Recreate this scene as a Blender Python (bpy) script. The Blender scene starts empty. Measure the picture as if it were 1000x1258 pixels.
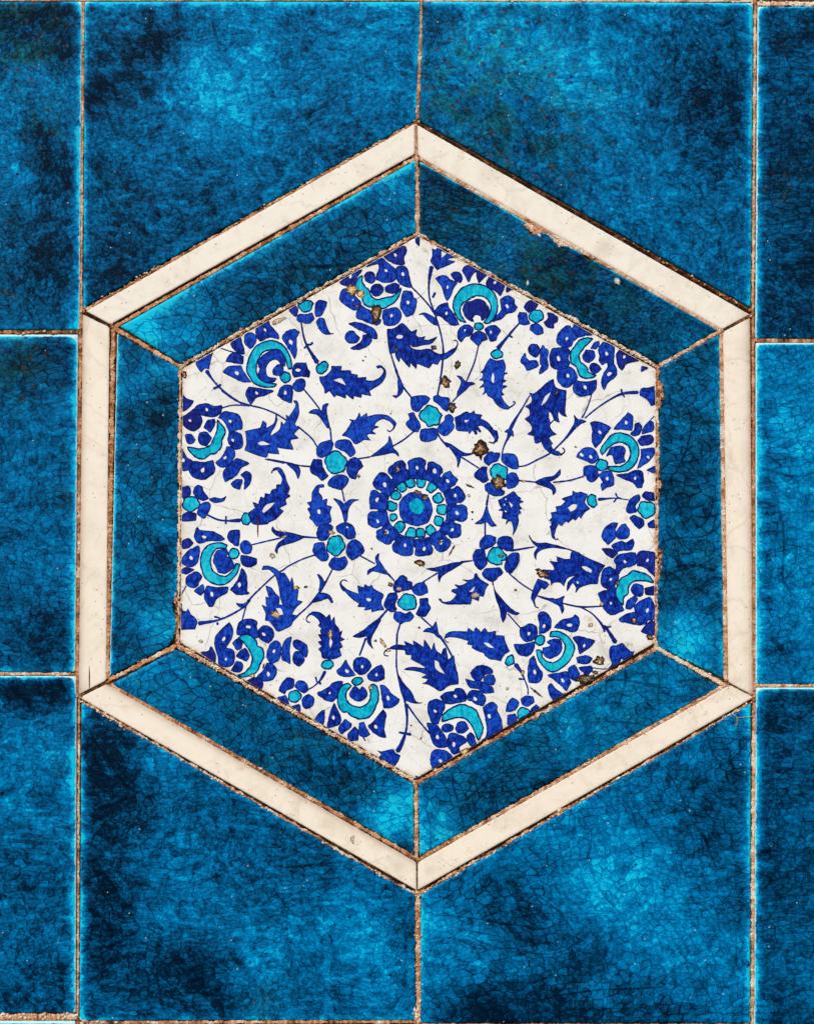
import bpy, math, random
from mathutils import Vector, Matrix, noise as mn
from mathutils.geometry import delaunay_2d_cdt

random.seed(7)
S = 0.0005                      # metres per unit: one unit is half a millimetre on the wall
CX, CY = 500.0, 629.0           # the wall point straight in front of the camera
scene = bpy.context.scene
COL = scene.collection

def W(x, y, h=0.0):             # wall unit coordinates (x right, y down, h out of the wall) -> metres
    return Vector(((x-CX)*S, -h*S, (CY-y)*S))

def link(o, parent=None):
    COL.objects.link(o)
    if parent is not None:
        o.parent = parent
        o.matrix_parent_inverse = parent.matrix_world.inverted()
    return o

def props(o, label=None, cat=None, group=None, kind=None):
    for k, v in (('label', label), ('category', cat), ('group', group), ('kind', kind)):
        if v: o[k] = v
    return o

def make_obj(name, verts, faces, mats, parent=None, midx=None, smooth=None, attr=None, origin=None):
    """verts are world-space Vectors; the object's origin is put at `origin` (default: the mean)"""
    if origin is None:
        origin = Vector((0, 0, 0))
        for v in verts: origin += v
        origin /= max(1, len(verts))
    me = bpy.data.meshes.new(name)
    me.from_pydata([tuple(v-origin) for v in verts], [], faces)
    for m in mats: me.materials.append(m)
    if midx: me.polygons.foreach_set('material_index', midx)
    if smooth is True: me.polygons.foreach_set('use_smooth', [True]*len(faces))
    elif smooth: me.polygons.foreach_set('use_smooth', smooth)
    if attr:
        a = me.color_attributes.new('glaze', 'FLOAT_COLOR', 'POINT')
        flat = []
        for c in attr: flat.extend((c[0], c[1], c[2], 1.0))
        a.data.foreach_set('color', flat)
    me.update()
    o = bpy.data.objects.new(name, me)
    o.location = origin
    COL.objects.link(o)
    if parent is not None:
        o.parent = parent
        o.location = origin - parent.location
    return o

def make_empty(name, x, y, parent=None, h=0):
    o = bpy.data.objects.new(name, None)
    o.empty_display_size = 0.01
    COL.objects.link(o)
    p = W(x, y, h)
    if parent is not None:
        o.parent = parent; o.location = p - parent.location
        # grandparents are never moved, so the stored world point is kept for the children
    else:
        o.location = p
    o['_wx'] = 0
    del o['_wx']
    return o

# ------------------------------------------------------------------ node helpers
class NT:
    def __init__(self, name):
        self.m = bpy.data.materials.new(name); self.m.use_nodes = True
        self.t = self.m.node_tree; self.n = self.t.nodes; self.l = self.t.links
        self.bsdf = self.n['Principled BSDF']
    def node(self, kind, **kw):
        x = self.n.new(kind)
        for k, v in kw.items(): setattr(x, k, v)
        return x
    def put(self, sock, v):
        if v is None: return
        if isinstance(v, (int, float)): sock.default_value = v
        elif isinstance(v, (tuple, list)):
            sock.default_value = tuple(v) if len(v) == len(sock.default_value) else tuple(v)+(1.0,)
        else: self.l.new(v, sock)
    def math(self, op, a, b=None, c=None, clamp=False):
        x = self.node('ShaderNodeMath', operation=op, use_clamp=clamp)
        self.put(x.inputs[0], a); self.put(x.inputs[1], b)
        if c is not None: self.put(x.inputs[2], c)
        return x.outputs[0]
    def vmath(self, op, a, b=None):
        x = self.node('ShaderNodeVectorMath', operation=op)
        self.put(x.inputs[0], a)
        if op == 'SCALE': self.put(x.inputs['Scale'], b)
        elif b is not None: self.put(x.inputs[1], b)
        return x.outputs[0]
    def noise(self, vec, scale, detail=4, rough=0.55, dist=0.0, out='Fac'):
        x = self.node('ShaderNodeTexNoise', noise_dimensions='2D')
        self.put(x.inputs['Vector'], vec); self.put(x.inputs['Scale'], scale)
        x.inputs['Detail'].default_value = detail; x.inputs['Roughness'].default_value = rough
        x.inputs['Distortion'].default_value = dist
        return x.outputs[out]
    def voro(self, vec, scale, feature='DISTANCE_TO_EDGE', rnd=1.0, out='Distance'):
        x = self.node('ShaderNodeTexVoronoi', voronoi_dimensions='2D', feature=feature)
        self.put(x.inputs['Vector'], vec); self.put(x.inputs['Scale'], scale)
        x.inputs['Randomness'].default_value = rnd
        return x.outputs[out]
    def ramp(self, fac, stops, interp='LINEAR'):
        x = self.node('ShaderNodeValToRGB'); r = x.color_ramp; r.interpolation = interp
        while len(r.elements) < len(stops): r.elements.new(0.5)
        for e, (p, c) in zip(r.elements, stops):
            e.position = p; e.color = (c, c, c, 1) if isinstance(c, (int, float)) else tuple(c)+(1,)
        self.put(x.inputs['Fac'], fac)
        return x.outputs['Color']
    def mix(self, fac, a, b, mode='MIX'):
        x = self.node('ShaderNodeMix', data_type='RGBA', blend_type=mode)
        self.put(x.inputs[0], fac); self.put(x.inputs[6], a); self.put(x.inputs[7], b)
        return x.outputs[2]
    def smooth(self, v, lo, hi, a=0.0, b=1.0):
        x = self.node('ShaderNodeMapRange', interpolation_type='SMOOTHSTEP')
        self.put(x.inputs[0], v)
        for i, q in zip((1, 2, 3, 4), (lo, hi, a, b)): self.put(x.inputs[i], q)
        return x.outputs[0]
    def coords(self, off=(0, 0)):
        """wall coordinates in units, as a 2D vector, from the real position on the wall"""
        g = self.node('ShaderNodeNewGeometry')
        s = self.node('ShaderNodeSeparateXYZ'); self.l.new(g.outputs['Position'], s.inputs[0])
        c = self.node('ShaderNodeCombineXYZ')
        self.put(c.inputs[0], self.math('MULTIPLY_ADD', s.outputs[0], 1/S, CX+off[0]))
        self.put(c.inputs[1], self.math('MULTIPLY_ADD', s.outputs[2], -1/S, CY+off[1]))
        return c.outputs[0]
    def attr(self):
        a = self.node('ShaderNodeVertexColor', layer_name='glaze')
        s = self.node('ShaderNodeSeparateColor'); self.l.new(a.outputs[0], s.inputs[0])
        return s.outputs[0], s.outputs[1], s.outputs[2]
    def bump(self, h, strength, dist):
        b = self.node('ShaderNodeBump'); b.inputs['Strength'].default_value = strength
        b.inputs['Distance'].default_value = dist; self.l.new(h, b.inputs['Height'])
        self.l.new(b.outputs[0], self.bsdf.inputs['Normal'])
    def done(self, color, rough=0.3, spec=0.2):
        self.put(self.bsdf.inputs['Base Color'], color)
        self.put(self.bsdf.inputs['Roughness'], rough)
        self.bsdf.inputs['Specular IOR Level'].default_value = spec
        return self.m

def glaze_material(name, fine=9.0, coarse=26.0, stretch=1.0, line=0.6, mott=1.0, warm=0.0, off=(0, 0), ang=0.0, arcs=0.6, fuzz=1.0, hair=0.55):
    """deep turquoise crackle glaze: tone (R), thin light glaze and painted highlights along the arris (G), rust specks (B)"""
    n = NT(name)
    P0 = n.coords(off)
    tone, rim, rust = n.attr()
    big = n.noise(P0, 0.011, 5, 0.6, 0.4)
    med = n.noise(P0, 0.052, 6, 0.66, 0.6)
    fin = n.noise(P0, 0.24, 6, 0.78)
    slow = n.noise(P0, 0.0085, 1, 0.4, out='Color')
    ss = n.node('ShaderNodeSeparateColor'); n.l.new(slow, ss.inputs[0])
    mp = n.node('ShaderNodeMapping'); n.put(mp.inputs[0], P0)
    mp.inputs['Rotation'].default_value = (0, 0, ang); mp.inputs['Scale'].default_value = (1/stretch, stretch, 1)
    w1 = n.vmath('SCALE', n.vmath('SUBTRACT', slow, (0.5, 0.5, 0.5)), 58.0)
    w2 = n.vmath('SCALE', n.vmath('SUBTRACT', n.noise(P0, 0.16, 2, out='Color'), (0.5, 0.5, 0.5)), 2.6)
    P = n.vmath('ADD', n.vmath('ADD', mp.outputs[0], w1), w2)
    presence = n.smooth(n.noise(P0, 0.022, 3), 0.36, 0.62)
    # long crazing lines: three bent families that cross each other
    xy = n.node('ShaderNodeSeparateXYZ'); n.l.new(n.vmath('ADD', P0, w2), xy.inputs[0])
    fam = None
    for k, (th, sp, amp, chan) in enumerate(((1.40+ang*0.3, coarse*0.60, 3.2, 0), (0.60+ang, coarse*0.85, 2.8, 1), (2.45+ang, coarse*0.95, 2.8, 2))):
        lin = n.math('ADD', n.math('MULTIPLY', xy.outputs[0], math.cos(th)/sp), n.math('MULTIPLY', xy.outputs[1], math.sin(th)/sp))
        v = n.math('ADD', lin, n.math('MULTIPLY', ss.outputs[chan], amp*26.0/coarse))
        # uneven spacing
        v = n.math('ADD', v, n.math('MULTIPLY', n.math('SINE', n.math('MULTIPLY', v, 2.3+0.4*k)), 0.32))
        fr = n.math('ABSOLUTE', n.math('SUBTRACT', n.math('FRACT', v), 0.5))
        ln = n.smooth(fr, 0.35/sp, 1.05/sp, 1, 0)
        gate = n.smooth(n.noise(n.vmath('ADD', P0, (151.0*k+40, 63.0*k, 0)), 0.012, 2, 0.5), 0.42, 0.60)
        ln = n.math('MULTIPLY', ln, gate)
        fam = ln if fam is None else n.math('MAXIMUM', fam, ln)
    d1 = n.voro(P, 1.0/fine, rnd=0.74)
    Pb = n.vmath('ADD', P, (31.0, 7.0, 0.0))
    d3 = n.voro(Pb, 1.0/(fine*0.55), rnd=0.9)
    cell = n.node('ShaderNodeSeparateColor')
    n.l.new(n.voro(P, 1.0/fine, 'F1', rnd=0.74, out='Color'), cell.inputs[0])
    cell2 = n.node('ShaderNodeSeparateColor')
    n.l.new(n.voro(Pb, 1.0/(fine*0.55), 'F1', rnd=0.9, out='Color'), cell2.inputs[0])
    l1 = n.math('MULTIPLY', n.smooth(d1, 0.3/fine, 0.9/fine, 1, 0), n.math('MULTIPLY_ADD', presence, 0.35, 0.62))
    l3 = n.math('MULTIPLY', n.smooth(d3, 0.3/(fine*0.55), 0.95/(fine*0.55), 1, 0), n.math('MULTIPLY_ADD', presence, -0.35, 0.62))
    lines = n.math('MAXIMUM', n.math('MAXIMUM', l1, n.math('MULTIPLY', fam, arcs)), n.math('MULTIPLY', l3, hair))
    t = n.math('ADD', tone, n.math('MULTIPLY', n.math('SUBTRACT', big, 0.5), 0.22*mott))
    t = n.math('ADD', t, n.math('MULTIPLY', n.math('SUBTRACT', med, 0.5), 0.86*mott))
    t = n.math('ADD', t, n.math('MULTIPLY', n.math('SUBTRACT', fin, 0.5), 0.80*fuzz))
    t = n.math('ADD', t, n.math('MULTIPLY', n.math('SUBTRACT', cell.outputs[0], 0.5), 0.16))
    t = n.math('ADD', t, n.math('MULTIPLY', n.math('SUBTRACT', cell2.outputs[0], 0.5), 0.14))
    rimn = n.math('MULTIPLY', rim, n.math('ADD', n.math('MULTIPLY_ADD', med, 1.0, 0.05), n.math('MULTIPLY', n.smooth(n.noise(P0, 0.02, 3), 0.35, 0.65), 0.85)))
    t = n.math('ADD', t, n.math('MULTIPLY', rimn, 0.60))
    # each glaze settles: deep pools and bright shallows are compressed
    t = n.math('MULTIPLY_ADD', t, 1.20, -0.118)
    t = n.math('SMOOTH_MAX', t, 0.05, 0.14)
    t = n.math('SUBTRACT', t, n.math('MULTIPLY', lines, line*0.47))
    col = n.ramp(t, [(0.00, (0.0003, 0.007, 0.020)), (0.18, (0.0003, 0.026, 0.073)), (0.40, (0.0004, 0.083, 0.217)),
                     (0.61, (0.0002, 0.160, 0.405)), (0.82, (0.0003, 0.290, 0.610)), (1.0, (0.004, 0.54, 0.80))])
    green = n.ramp(t, [(0.0, (0.002, 0.010, 0.014)), (0.4, (0.004, 0.078, 0.105)), (0.8, (0.006, 0.22, 0.29)), (1, (0.02, 0.36, 0.44))])
    gm = n.math('MULTIPLY', n.smooth(n.noise(P0, 0.035, 4), 0.38, 0.62), n.math('MULTIPLY_ADD', rust, 0.8, warm), clamp=True)
    col = n.mix(gm, col, green)
    sp = n.voro(n.vmath('ADD', P0, n.vmath('SCALE', w2, 2.0)), 1.0/15.0, 'F1')
    spots = n.math('MULTIPLY', n.smooth(sp, 0.08, 0.25, 1, 0), n.smooth(n.noise(P0, 0.05, 3), 0.42, 0.58))
    spots = n.math('MULTIPLY', spots, n.smooth(n.math('ADD', rust, n.math('MULTIPLY', n.noise(P0, 0.012, 2), 0.36)), 0.30, 0.62))
    col = n.mix(n.math('MULTIPLY', spots, 0.8), col, n.ramp(fin, [(0.38, (0.004, 0.010, 0.014)), (0.55, (0.045, 0.030, 0.018)), (0.70, (0.16, 0.075, 0.03))]))
    # scattered pin holes, dark and light, in loose groups
    g1 = n.smooth(n.noise(P0, 0.016, 2), 0.52, 0.60); g2 = n.smooth(n.noise(n.vmath('ADD', P0, (77.0, 310.0, 0)), 0.014, 2), 0.54, 0.62)
    ph = n.voro(n.vmath('ADD', P0, n.vmath('SCALE', w2, 1.5)), 1.0/31.0, 'F1')
    col = n.mix(n.math('MULTIPLY', n.smooth(ph, 0.022, 0.075, 0.85, 0), g1), col, (0.0015, 0.006, 0.012))
    ph2 = n.voro(n.vmath('ADD', P0, (211.0, 97.0, 0)), 1.0/44.0, 'F1')
    col = n.mix(n.math('MULTIPLY', n.smooth(ph2, 0.010, 0.024, 0.85, 0), g2), col, (0.50, 0.64, 0.62))
    wear_or_glint = n.smooth(n.math('ADD', rim, n.math('MULTIPLY', n.noise(P0, 0.13, 5, 0.7), 0.8)), 1.42, 1.60)  # edge highlight painted into the colour where the rim is strong, broken by noise
    col = n.mix(wear_or_glint, col, (0.50, 0.76, 0.80))
    hgt = n.math('SUBTRACT', n.math('MULTIPLY', n.noise(P0, 0.03, 3), 0.8), n.math('MULTIPLY', lines, 0.4))
    n.bump(hgt, 0.42, 0.0006)
    return n.done(col, n.math('MULTIPLY_ADD', fin, 0.10, 0.16), 0.03)

def white_tile_material():
    n = NT('white_tile_glaze')
    P0 = n.coords(); tone, rim, rust = n.attr()
    w = n.vmath('SCALE', n.vmath('SUBTRACT', n.noise(P0, 0.03, 3, out='Color'), (0.5, 0.5, 0.5)), 22.0)
    P = n.vmath('ADD', P0, w)
    a = n.noise(P0, 0.022, 6, 0.65); b = n.noise(P0, 0.14, 5, 0.7); c = n.noise(P0, 0.5, 3, 0.6)
    v = n.math('ADD', n.math('MULTIPLY', a, 0.62), n.math('MULTIPLY', n.math('ADD', b, c), 0.19))
    col = n.ramp(v, [(0.30, (0.62, 0.625, 0.595)), (0.42, (0.785, 0.795, 0.775)), (0.53, (0.855, 0.87, 0.86)), (0.70, (0.88, 0.90, 0.90))])
    # stains: warm, denser toward the broken edge
    st = n.smooth(n.noise(P0, 0.045, 6, 0.72), 0.57, 0.80)
    st = n.math('MULTIPLY', st, n.math('MULTIPLY_ADD', rust, 0.9, 0.34), clamp=True)
    col = n.mix(st, col, (0.50, 0.36, 0.21))
    edge = n.math('MULTIPLY', rim, n.smooth(b, 0.35, 0.62))
    col = n.mix(n.math('MULTIPLY', edge, 0.8, clamp=True), col, (0.60, 0.42, 0.25))
    # fine age cracks, only here and there
    d = n.voro(P, 1.0/54.0)
    cr = n.math('MULTIPLY', n.smooth(d, 0.003, 0.016, 1, 0), n.smooth(n.noise(P0, 0.017, 3), 0.46, 0.60))
    col = n.mix(n.math('MULTIPLY', cr, 0.55), col, (0.26, 0.19, 0.12))
    d2 = n.voro(n.vmath('ADD', P, (17, 71, 0)), 1.0/21.0)
    cr2 = n.math('MULTIPLY', n.smooth(d2, 0.005, 0.03, 1, 0), n.smooth(n.noise(n.vmath('ADD', P0, (300, 50, 0)), 0.02, 3), 0.47, 0.60))
    col = n.mix(n.math('MULTIPLY', cr2, 0.28), col, (0.38, 0.31, 0.22))
    # dirt specks
    s1 = n.voro(P0, 1.0/17.0, 'F1')
    k = n.math('MULTIPLY', n.smooth(s1, 0.03, 0.07, 1, 0), n.smooth(n.noise(P0, 0.04, 2), 0.48, 0.60))
    col = n.mix(n.math('MULTIPLY', k, 0.75), col, (0.16, 0.11, 0.07))
    n.bump(n.math('SUBTRACT', n.math('MULTIPLY', b, 0.5), cr), 0.18, 0.0004)
    return n.done(col, 0.3, 0.12)

def paint_material(name, stops, scale=0.12, wear_or_glint=(0.30, 0.40, 0.72), worn_amt=0.18):
    n = NT(name)
    P0 = n.coords()
    a = n.noise(P0, scale, 5, 0.62, 0.8); b = n.noise(P0, scale*4.5, 4, 0.65)
    mp = n.node('ShaderNodeMapping'); n.put(mp.inputs[0], P0); mp.inputs['Rotation'].default_value = (0, 0, 0.7); mp.inputs['Scale'].default_value = (1, 0.28, 1)
    c = n.noise(mp.outputs[0], scale*3.2, 3, 0.55)
    v = n.math('ADD', n.math('MULTIPLY', a, 0.55), n.math('ADD', n.math('MULTIPLY', b, 0.17), n.math('MULTIPLY', c, 0.38)))
    oi = n.node('ShaderNodeObjectInfo')
    v = n.math('MULTIPLY_ADD', v, 1.35, -0.195)
    v = n.math('ADD', v, n.math('MULTIPLY', n.math('SUBTRACT', oi.outputs['Random'], 0.5), 0.13))
    vv = n.node('ShaderNodeMapping'); n.put(vv.inputs[0], n.vmath('ADD', P0, n.vmath('SCALE', n.noise(P0, 0.05, 2, out='Color'), 14.0)))
    n.l.new(n.math('MULTIPLY', oi.outputs['Random'], 6.28), n.node('ShaderNodeCombineXYZ').inputs[2]); n.l.new(n.n[-1].outputs[0], vv.inputs['Rotation'])
    vv.inputs['Scale'].default_value = (0.35, 1.0, 1.0)
    vd = n.voro(vv.outputs[0], 1.0/7.0)
    v = n.math('SUBTRACT', v, n.math('MULTIPLY', n.smooth(vd, 0.03, 0.14, 1, 0), 0.075))
    col = n.ramp(v, stops)
    sc = n.math('MULTIPLY', n.smooth(n.noise(P0, 0.55, 4, 0.7), 0.66, 0.78), n.smooth(n.noise(P0, 0.05, 2), 0.45, 0.65))
    col = n.mix(n.math('MULTIPLY', sc, worn_amt), col, wear_or_glint)
    n.bump(b, 0.10, 0.0003)
    return n.done(col, 0.26, 0.06)

def marble_material(name, tint=(1, 1, 1), off=(0, 0)):
    n = NT(name)
    P0 = n.coords(off); tone, rim, rust = n.attr()
    a = n.noise(P0, 0.018, 6, 0.6, 1.2); b = n.noise(P0, 0.11, 5, 0.65); c = n.noise(P0, 0.6, 3)
    v = n.math('ADD', n.math('MULTIPLY', a, 0.55), n.math('ADD', n.math('MULTIPLY', b, 0.3), n.math('MULTIPLY', c, 0.15)))
    f = lambda q: tuple(x*y for x, y in zip(q, tint))
    col = n.ramp(v, [(0.28, f((0.64, 0.56, 0.44))), (0.40, f((0.80, 0.745, 0.64))), (0.52, f((0.87, 0.825, 0.735))), (0.72, f((0.89, 0.86, 0.79)))])
    st = n.smooth(n.noise(P0, 0.05, 5, 0.7), 0.62, 0.80)
    col = n.mix(n.math('MULTIPLY', st, 0.5), col, (0.56, 0.41, 0.25))
    vn_ = n.vmath('ADD', P0, n.vmath('SCALE', n.vmath('SUBTRACT', n.noise(P0, 0.03, 4, out='Color'), (0.5, 0.5, 0.5)), 40.0))
    dv = n.voro(vn_, 1.0/60.0)
    vein = n.math('MULTIPLY', n.smooth(dv, 0.0, 0.05, 1, 0), n.smooth(n.noise(P0, 0.02, 2), 0.45, 0.6))
    col = n.mix(n.math('MULTIPLY', vein, 0.30), col, (0.55, 0.47, 0.36))
    dirty = n.math('MULTIPLY', rim, n.math('MULTIPLY_ADD', b, 1.1, 0.25), clamp=True)
    col = n.mix(dirty, col, (0.30, 0.16, 0.075))
    col = n.mix(n.math('MULTIPLY', rust, n.math('MULTIPLY_ADD', a, 0.9, 0.1), clamp=True), col, (0.40, 0.28, 0.16))
    s1 = n.voro(P0, 1.0/14.0, 'F1')
    k = n.math('MULTIPLY', n.smooth(s1, 0.035, 0.075, 1, 0), n.smooth(n.noise(P0, 0.035, 2), 0.50, 0.60))
    col = n.mix(n.math('MULTIPLY', k, 0.7), col, (0.17, 0.10, 0.06))
    n.bump(n.math('MULTIPLY_ADD', b, 0.6, n.math('MULTIPLY', c, 0.4)), 0.22, 0.0005)
    return n.done(col, 0.42, 0.2)

def mortar_material():
    n = NT('mortar')
    P0 = n.coords(); tone, rim, rust = n.attr()
    a = n.noise(P0, 0.09, 5, 0.65); b = n.noise(P0, 0.55, 5, 0.72); 
    v = n.math('ADD', tone, n.math('MULTIPLY', n.math('SUBTRACT', b, 0.5), 0.85))
    v = n.math('ADD', v, n.math('MULTIPLY', n.math('SUBTRACT', a, 0.5), 0.75))
    col = n.ramp(v, [(0.0, (0.018, 0.009, 0.006)), (0.22, (0.12, 0.046, 0.020)), (0.42, (0.42, 0.165, 0.068)), (0.66, (0.68, 0.36, 0.19)), (0.92, (0.86, 0.74, 0.59))])
    n.bump(b, 0.6, 0.0012)
    return n.done(col, 0.85, 0.1)

def chip_material(name, stops):
    n = NT(name)
    P0 = n.coords()
    a = n.noise(P0, 0.34, 5, 0.75, 0.6)
    b = n.noise(P0, 0.7, 3, 0.6)
    tone, rim, rust = n.attr()
    v = n.math('ADD', n.math('MULTIPLY', a, 0.75), n.math('MULTIPLY', b, 0.25))
    v = n.math('ADD', v, n.math('MULTIPLY', n.math('SUBTRACT', tone, 0.5), 0.26))
    v = n.math('MULTIPLY_ADD', v, 1.7, -0.36)
    n.bump(v, 0.6, 0.0012)
    return n.done(n.ramp(v, stops), 0.7, 0.15)

M = {}
M['white'] = white_tile_material()
M['blue'] = paint_material('cobalt_paint', [(0.32, (0.003, 0.006, 0.10)), (0.43, (0.003, 0.016, 0.22)), (0.53, (0.004, 0.033, 0.36)), (0.68, (0.011, 0.085, 0.58))])
M['dusk'] = paint_material('dark_violet_paint', [(0.30, (0.006, 0.007, 0.08)), (0.45, (0.008, 0.013, 0.17)), (0.56, (0.008, 0.022, 0.27)), (0.70, (0.016, 0.055, 0.43))])
M['line'] = paint_material('outline_paint', [(0.32, (0.002, 0.004, 0.045)), (0.5, (0.002, 0.008, 0.11)), (0.7, (0.004, 0.022, 0.24))], 0.2)
M['cyan'] = paint_material('turquoise_paint', [(0.30, (0.000, 0.22, 0.38)), (0.43, (0.001, 0.35, 0.55)), (0.55, (0.002, 0.46, 0.66)), (0.72, (0.03, 0.58, 0.70))], 0.09, (0.25, 0.62, 0.62))
M['gap'] = paint_material('bare_white', [(0.3, (0.66, 0.68, 0.70)), (0.6, (0.80, 0.80, 0.79))], 0.15, (0.3, 0.4, 0.6), 0.3)
M['mortar'] = mortar_material()
M['chip'] = chip_material('broken_glaze', [(0.24, (0.010, 0.006, 0.004)), (0.42, (0.055, 0.026, 0.010)), (0.56, (0.17, 0.078, 0.028)), (0.67, (0.44, 0.25, 0.10)), (0.78, (0.84, 0.70, 0.50))])
M['chip_dark'] = chip_material('dark_pit', [(0.3, (0.010, 0.007, 0.005)), (0.5, (0.055, 0.032, 0.018)), (0.62, (0.16, 0.10, 0.05)), (0.75, (0.5, 0.42, 0.30))])
M['chip_gold'] = chip_material('ochre_dirt', [(0.20, (0.03, 0.015, 0.005)), (0.36, (0.22, 0.10, 0.022)), (0.50, (0.58, 0.33, 0.09)), (0.64, (0.90, 0.72, 0.42))])
M['stain'] = chip_material('brown_stain', [(0.3, (0.30, 0.20, 0.11)), (0.5, (0.52, 0.40, 0.26)), (0.7, (0.72, 0.64, 0.52))])
M['red'] = chip_material('dried_red_paint', [(0.3, (0.05, 0.008, 0.006)), (0.6, (0.22, 0.02, 0.012)), (0.75, (0.35, 0.06, 0.03))])
M['pale'] = chip_material('pale_crumb', [(0.3, (0.35, 0.38, 0.30)), (0.5, (0.66, 0.70, 0.58)), (0.7, (0.80, 0.83, 0.74))])

# ------------------------------------------------------------------ plates (tiles and strips): all are convex
def vn(x, y, s, seed=0):
    return mn.noise(Vector((x*s+seed*13.7, y*s-seed*7.1, seed*3.3)))

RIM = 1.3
def plate(name, poly, mat, rims, base=0.5, blobs=(), rusts=(), grid=6.0, bevel=3.2, drop=2.0, top=0.0, jag=0.35,
          jagscale=0.25, thick=10.0, bow=0.0, chips=(), grow=0.0, bright=0.95):
    """A tile as a solid with rounded arrises. rims: per edge (strength, width) of the light line along it."""
    area = sum(poly[i][0]*poly[(i+1) % len(poly)][1]-poly[(i+1) % len(poly)][0]*poly[i][1] for i in range(len(poly)))
    rims = list(rims)
    if area < 0:
        poly = poly[::-1]; k = len(poly); rims = [rims[(k-2-i) % k] for i in range(k)]
    k = len(poly); seed = hash(name+str(poly[0])) % 91 if False else int(abs(poly[0][0]*3+poly[0][1]*7)) % 91
    E = []
    for i in range(k):
        a = Vector(poly[i]); b = Vector(poly[(i+1) % k]); t = (b-a).normalized()
        E.append((a, b, t, Vector((-t.y, t.x))))       # inward normal for this orientation
    if grow:                                            # push every edge out a little, then meet the edges again
        Q = []
        for i in range(k):
            a0, t0, n0_ = E[i-1][0], E[i-1][2], E[i-1][3]; a1, t1, n1_ = E[i][0], E[i][2], E[i][3]
            p0 = a0-n0_*grow; p1 = a1-n1_*grow
            den = t0.x*t1.y-t0.y*t1.x
            u = ((p1.x-p0.x)*t1.y-(p1.y-p0.y)*t1.x)/den
            Q.append(p0+t0*u)
        poly = [(q.x, q.y) for q in Q]
        E = []
        for i in range(k):
            a = Vector(poly[i]); b = Vector(poly[(i+1) % k]); t = (b-a).normalized()
            E.append((a, b, t, Vector((-t.y, t.x))))
    def dist(p, i): return (p-E[i][0]).dot(E[i][3])
    outline = []
    rc = 2.2                                            # rounded corner radius
    for i in range(k):
        a, b, t, nrm = E[i]; L = (b-a).length; m = max(2, int(L/2.0))
        for j in range(m):
            s = L*(j/m); p = a+t*s
            d_end = min(s, L-s)
            cut = 0.0
            if d_end < rc: cut = 0.8*(1-d_end/rc)
            q = (vn(p.x, p.y, jagscale, seed)+0.6*vn(p.x, p.y, jagscale*3.1, seed+5))*jag
            p = p+nrm*(max(-0.3, q)+cut)
            outline.append(p)
    for (cx, cy, r, dep) in chips:
        for i, p in enumerate(outline):
            g = (p-Vector((cx, cy))).length/r
            if g < 1:
                nearest = min(range(k), key=lambda e: abs(dist(p, e)))
                outline[i] = p+E[nearest][3]*dep*(1-g*g)*(0.75+0.5*random.random())
    n0 = len(outline)
    pts = list(outline)
    def clear(p, dmin): return all(dist(p, i) >= dmin for i in range(k))
    last = 0
    for d in (0.8, 1.7, bevel, bevel+2.2, bevel+6, bevel+12):
        sp = 2.6 if d <= bevel else 4.5
        for i in range(k):
            a, b, t, nrm = E[i]; L = (b-a).length; m = int(L/sp)
            for j in range(1, m):
                p = a+t*(L*j/m)+nrm*d
                if all(dist(p, e) >= d*0.999 for e in range(k)): pts.append(p)
    xs = [p[0] for p in poly]; ys = [p[1] for p in poly]
    y = min(ys)
    while y < max(ys):
        x = min(xs)
        while x < max(xs):
            p = Vector((x+random.uniform(-1, 1), y+random.uniform(-1, 1)))
            if clear(p, bevel+15): pts.append(p)
            x += grid
        y += grid
    v2, _, f2, orig, _, _ = delaunay_2d_cdt(pts, [(i, (i+1) % n0) for i in range(n0)], [], 1, 1e-5)
    verts, cols = [], []
    for p in v2:
        ds = [max(0.0, dist(p, i)) for i in range(k)]
        d = min(ds)
        h = top
        if d < bevel: h -= drop*(1-math.sqrt(max(0, 1-(1-d/bevel)**2)))
        h += bow*vn(p.x, p.y, 0.012, seed+3)+0.15*bow*vn(p.x, p.y, 0.05, seed+9)
        tone = base
        for (bx, by, r, dl) in blobs:
            g = ((p.x-bx)**2+(p.y-by)**2)/(r*r)
            if g < 6: tone += (dl*bright if dl > 0 else dl*0.82)*math.exp(-g)
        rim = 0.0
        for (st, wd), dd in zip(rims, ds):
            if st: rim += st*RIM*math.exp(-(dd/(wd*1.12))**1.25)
        ru = 0.0
        for (bx, by, r, dl) in rusts:
            g = ((p.x-bx)**2+(p.y-by)**2)/(r*r)
            if g < 6: ru += dl*math.exp(-g)
        verts.append(W(p.x, p.y, h)); cols.append((tone, rim, min(1, ru)))
    faces = []
    for f in f2:
        a, b, c = (v2[i] for i in f)
        ar = (b-a).cross(c-a)
        faces.append(list(f) if ar < 0 else list(f)[::-1])
    sm = [True]*len(faces)
    # walls down to the mortar bed
    loop = list(range(n0))
    base_i = len(verts)
    for i in loop:
        p = v2[i]; verts.append(W(p.x, p.y, -thick)); cols.append(cols[i])
    for i in range(n0):
        j = (i+1) % n0
        faces.append([i, j, base_i+j, base_i+i]); sm.append(False)
    cx = sum(xs)/k; cy = sum(ys)/k
    return make_obj(name, verts, faces, [mat], smooth=sm, attr=cols, origin=W(cx, cy, 0))

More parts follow.
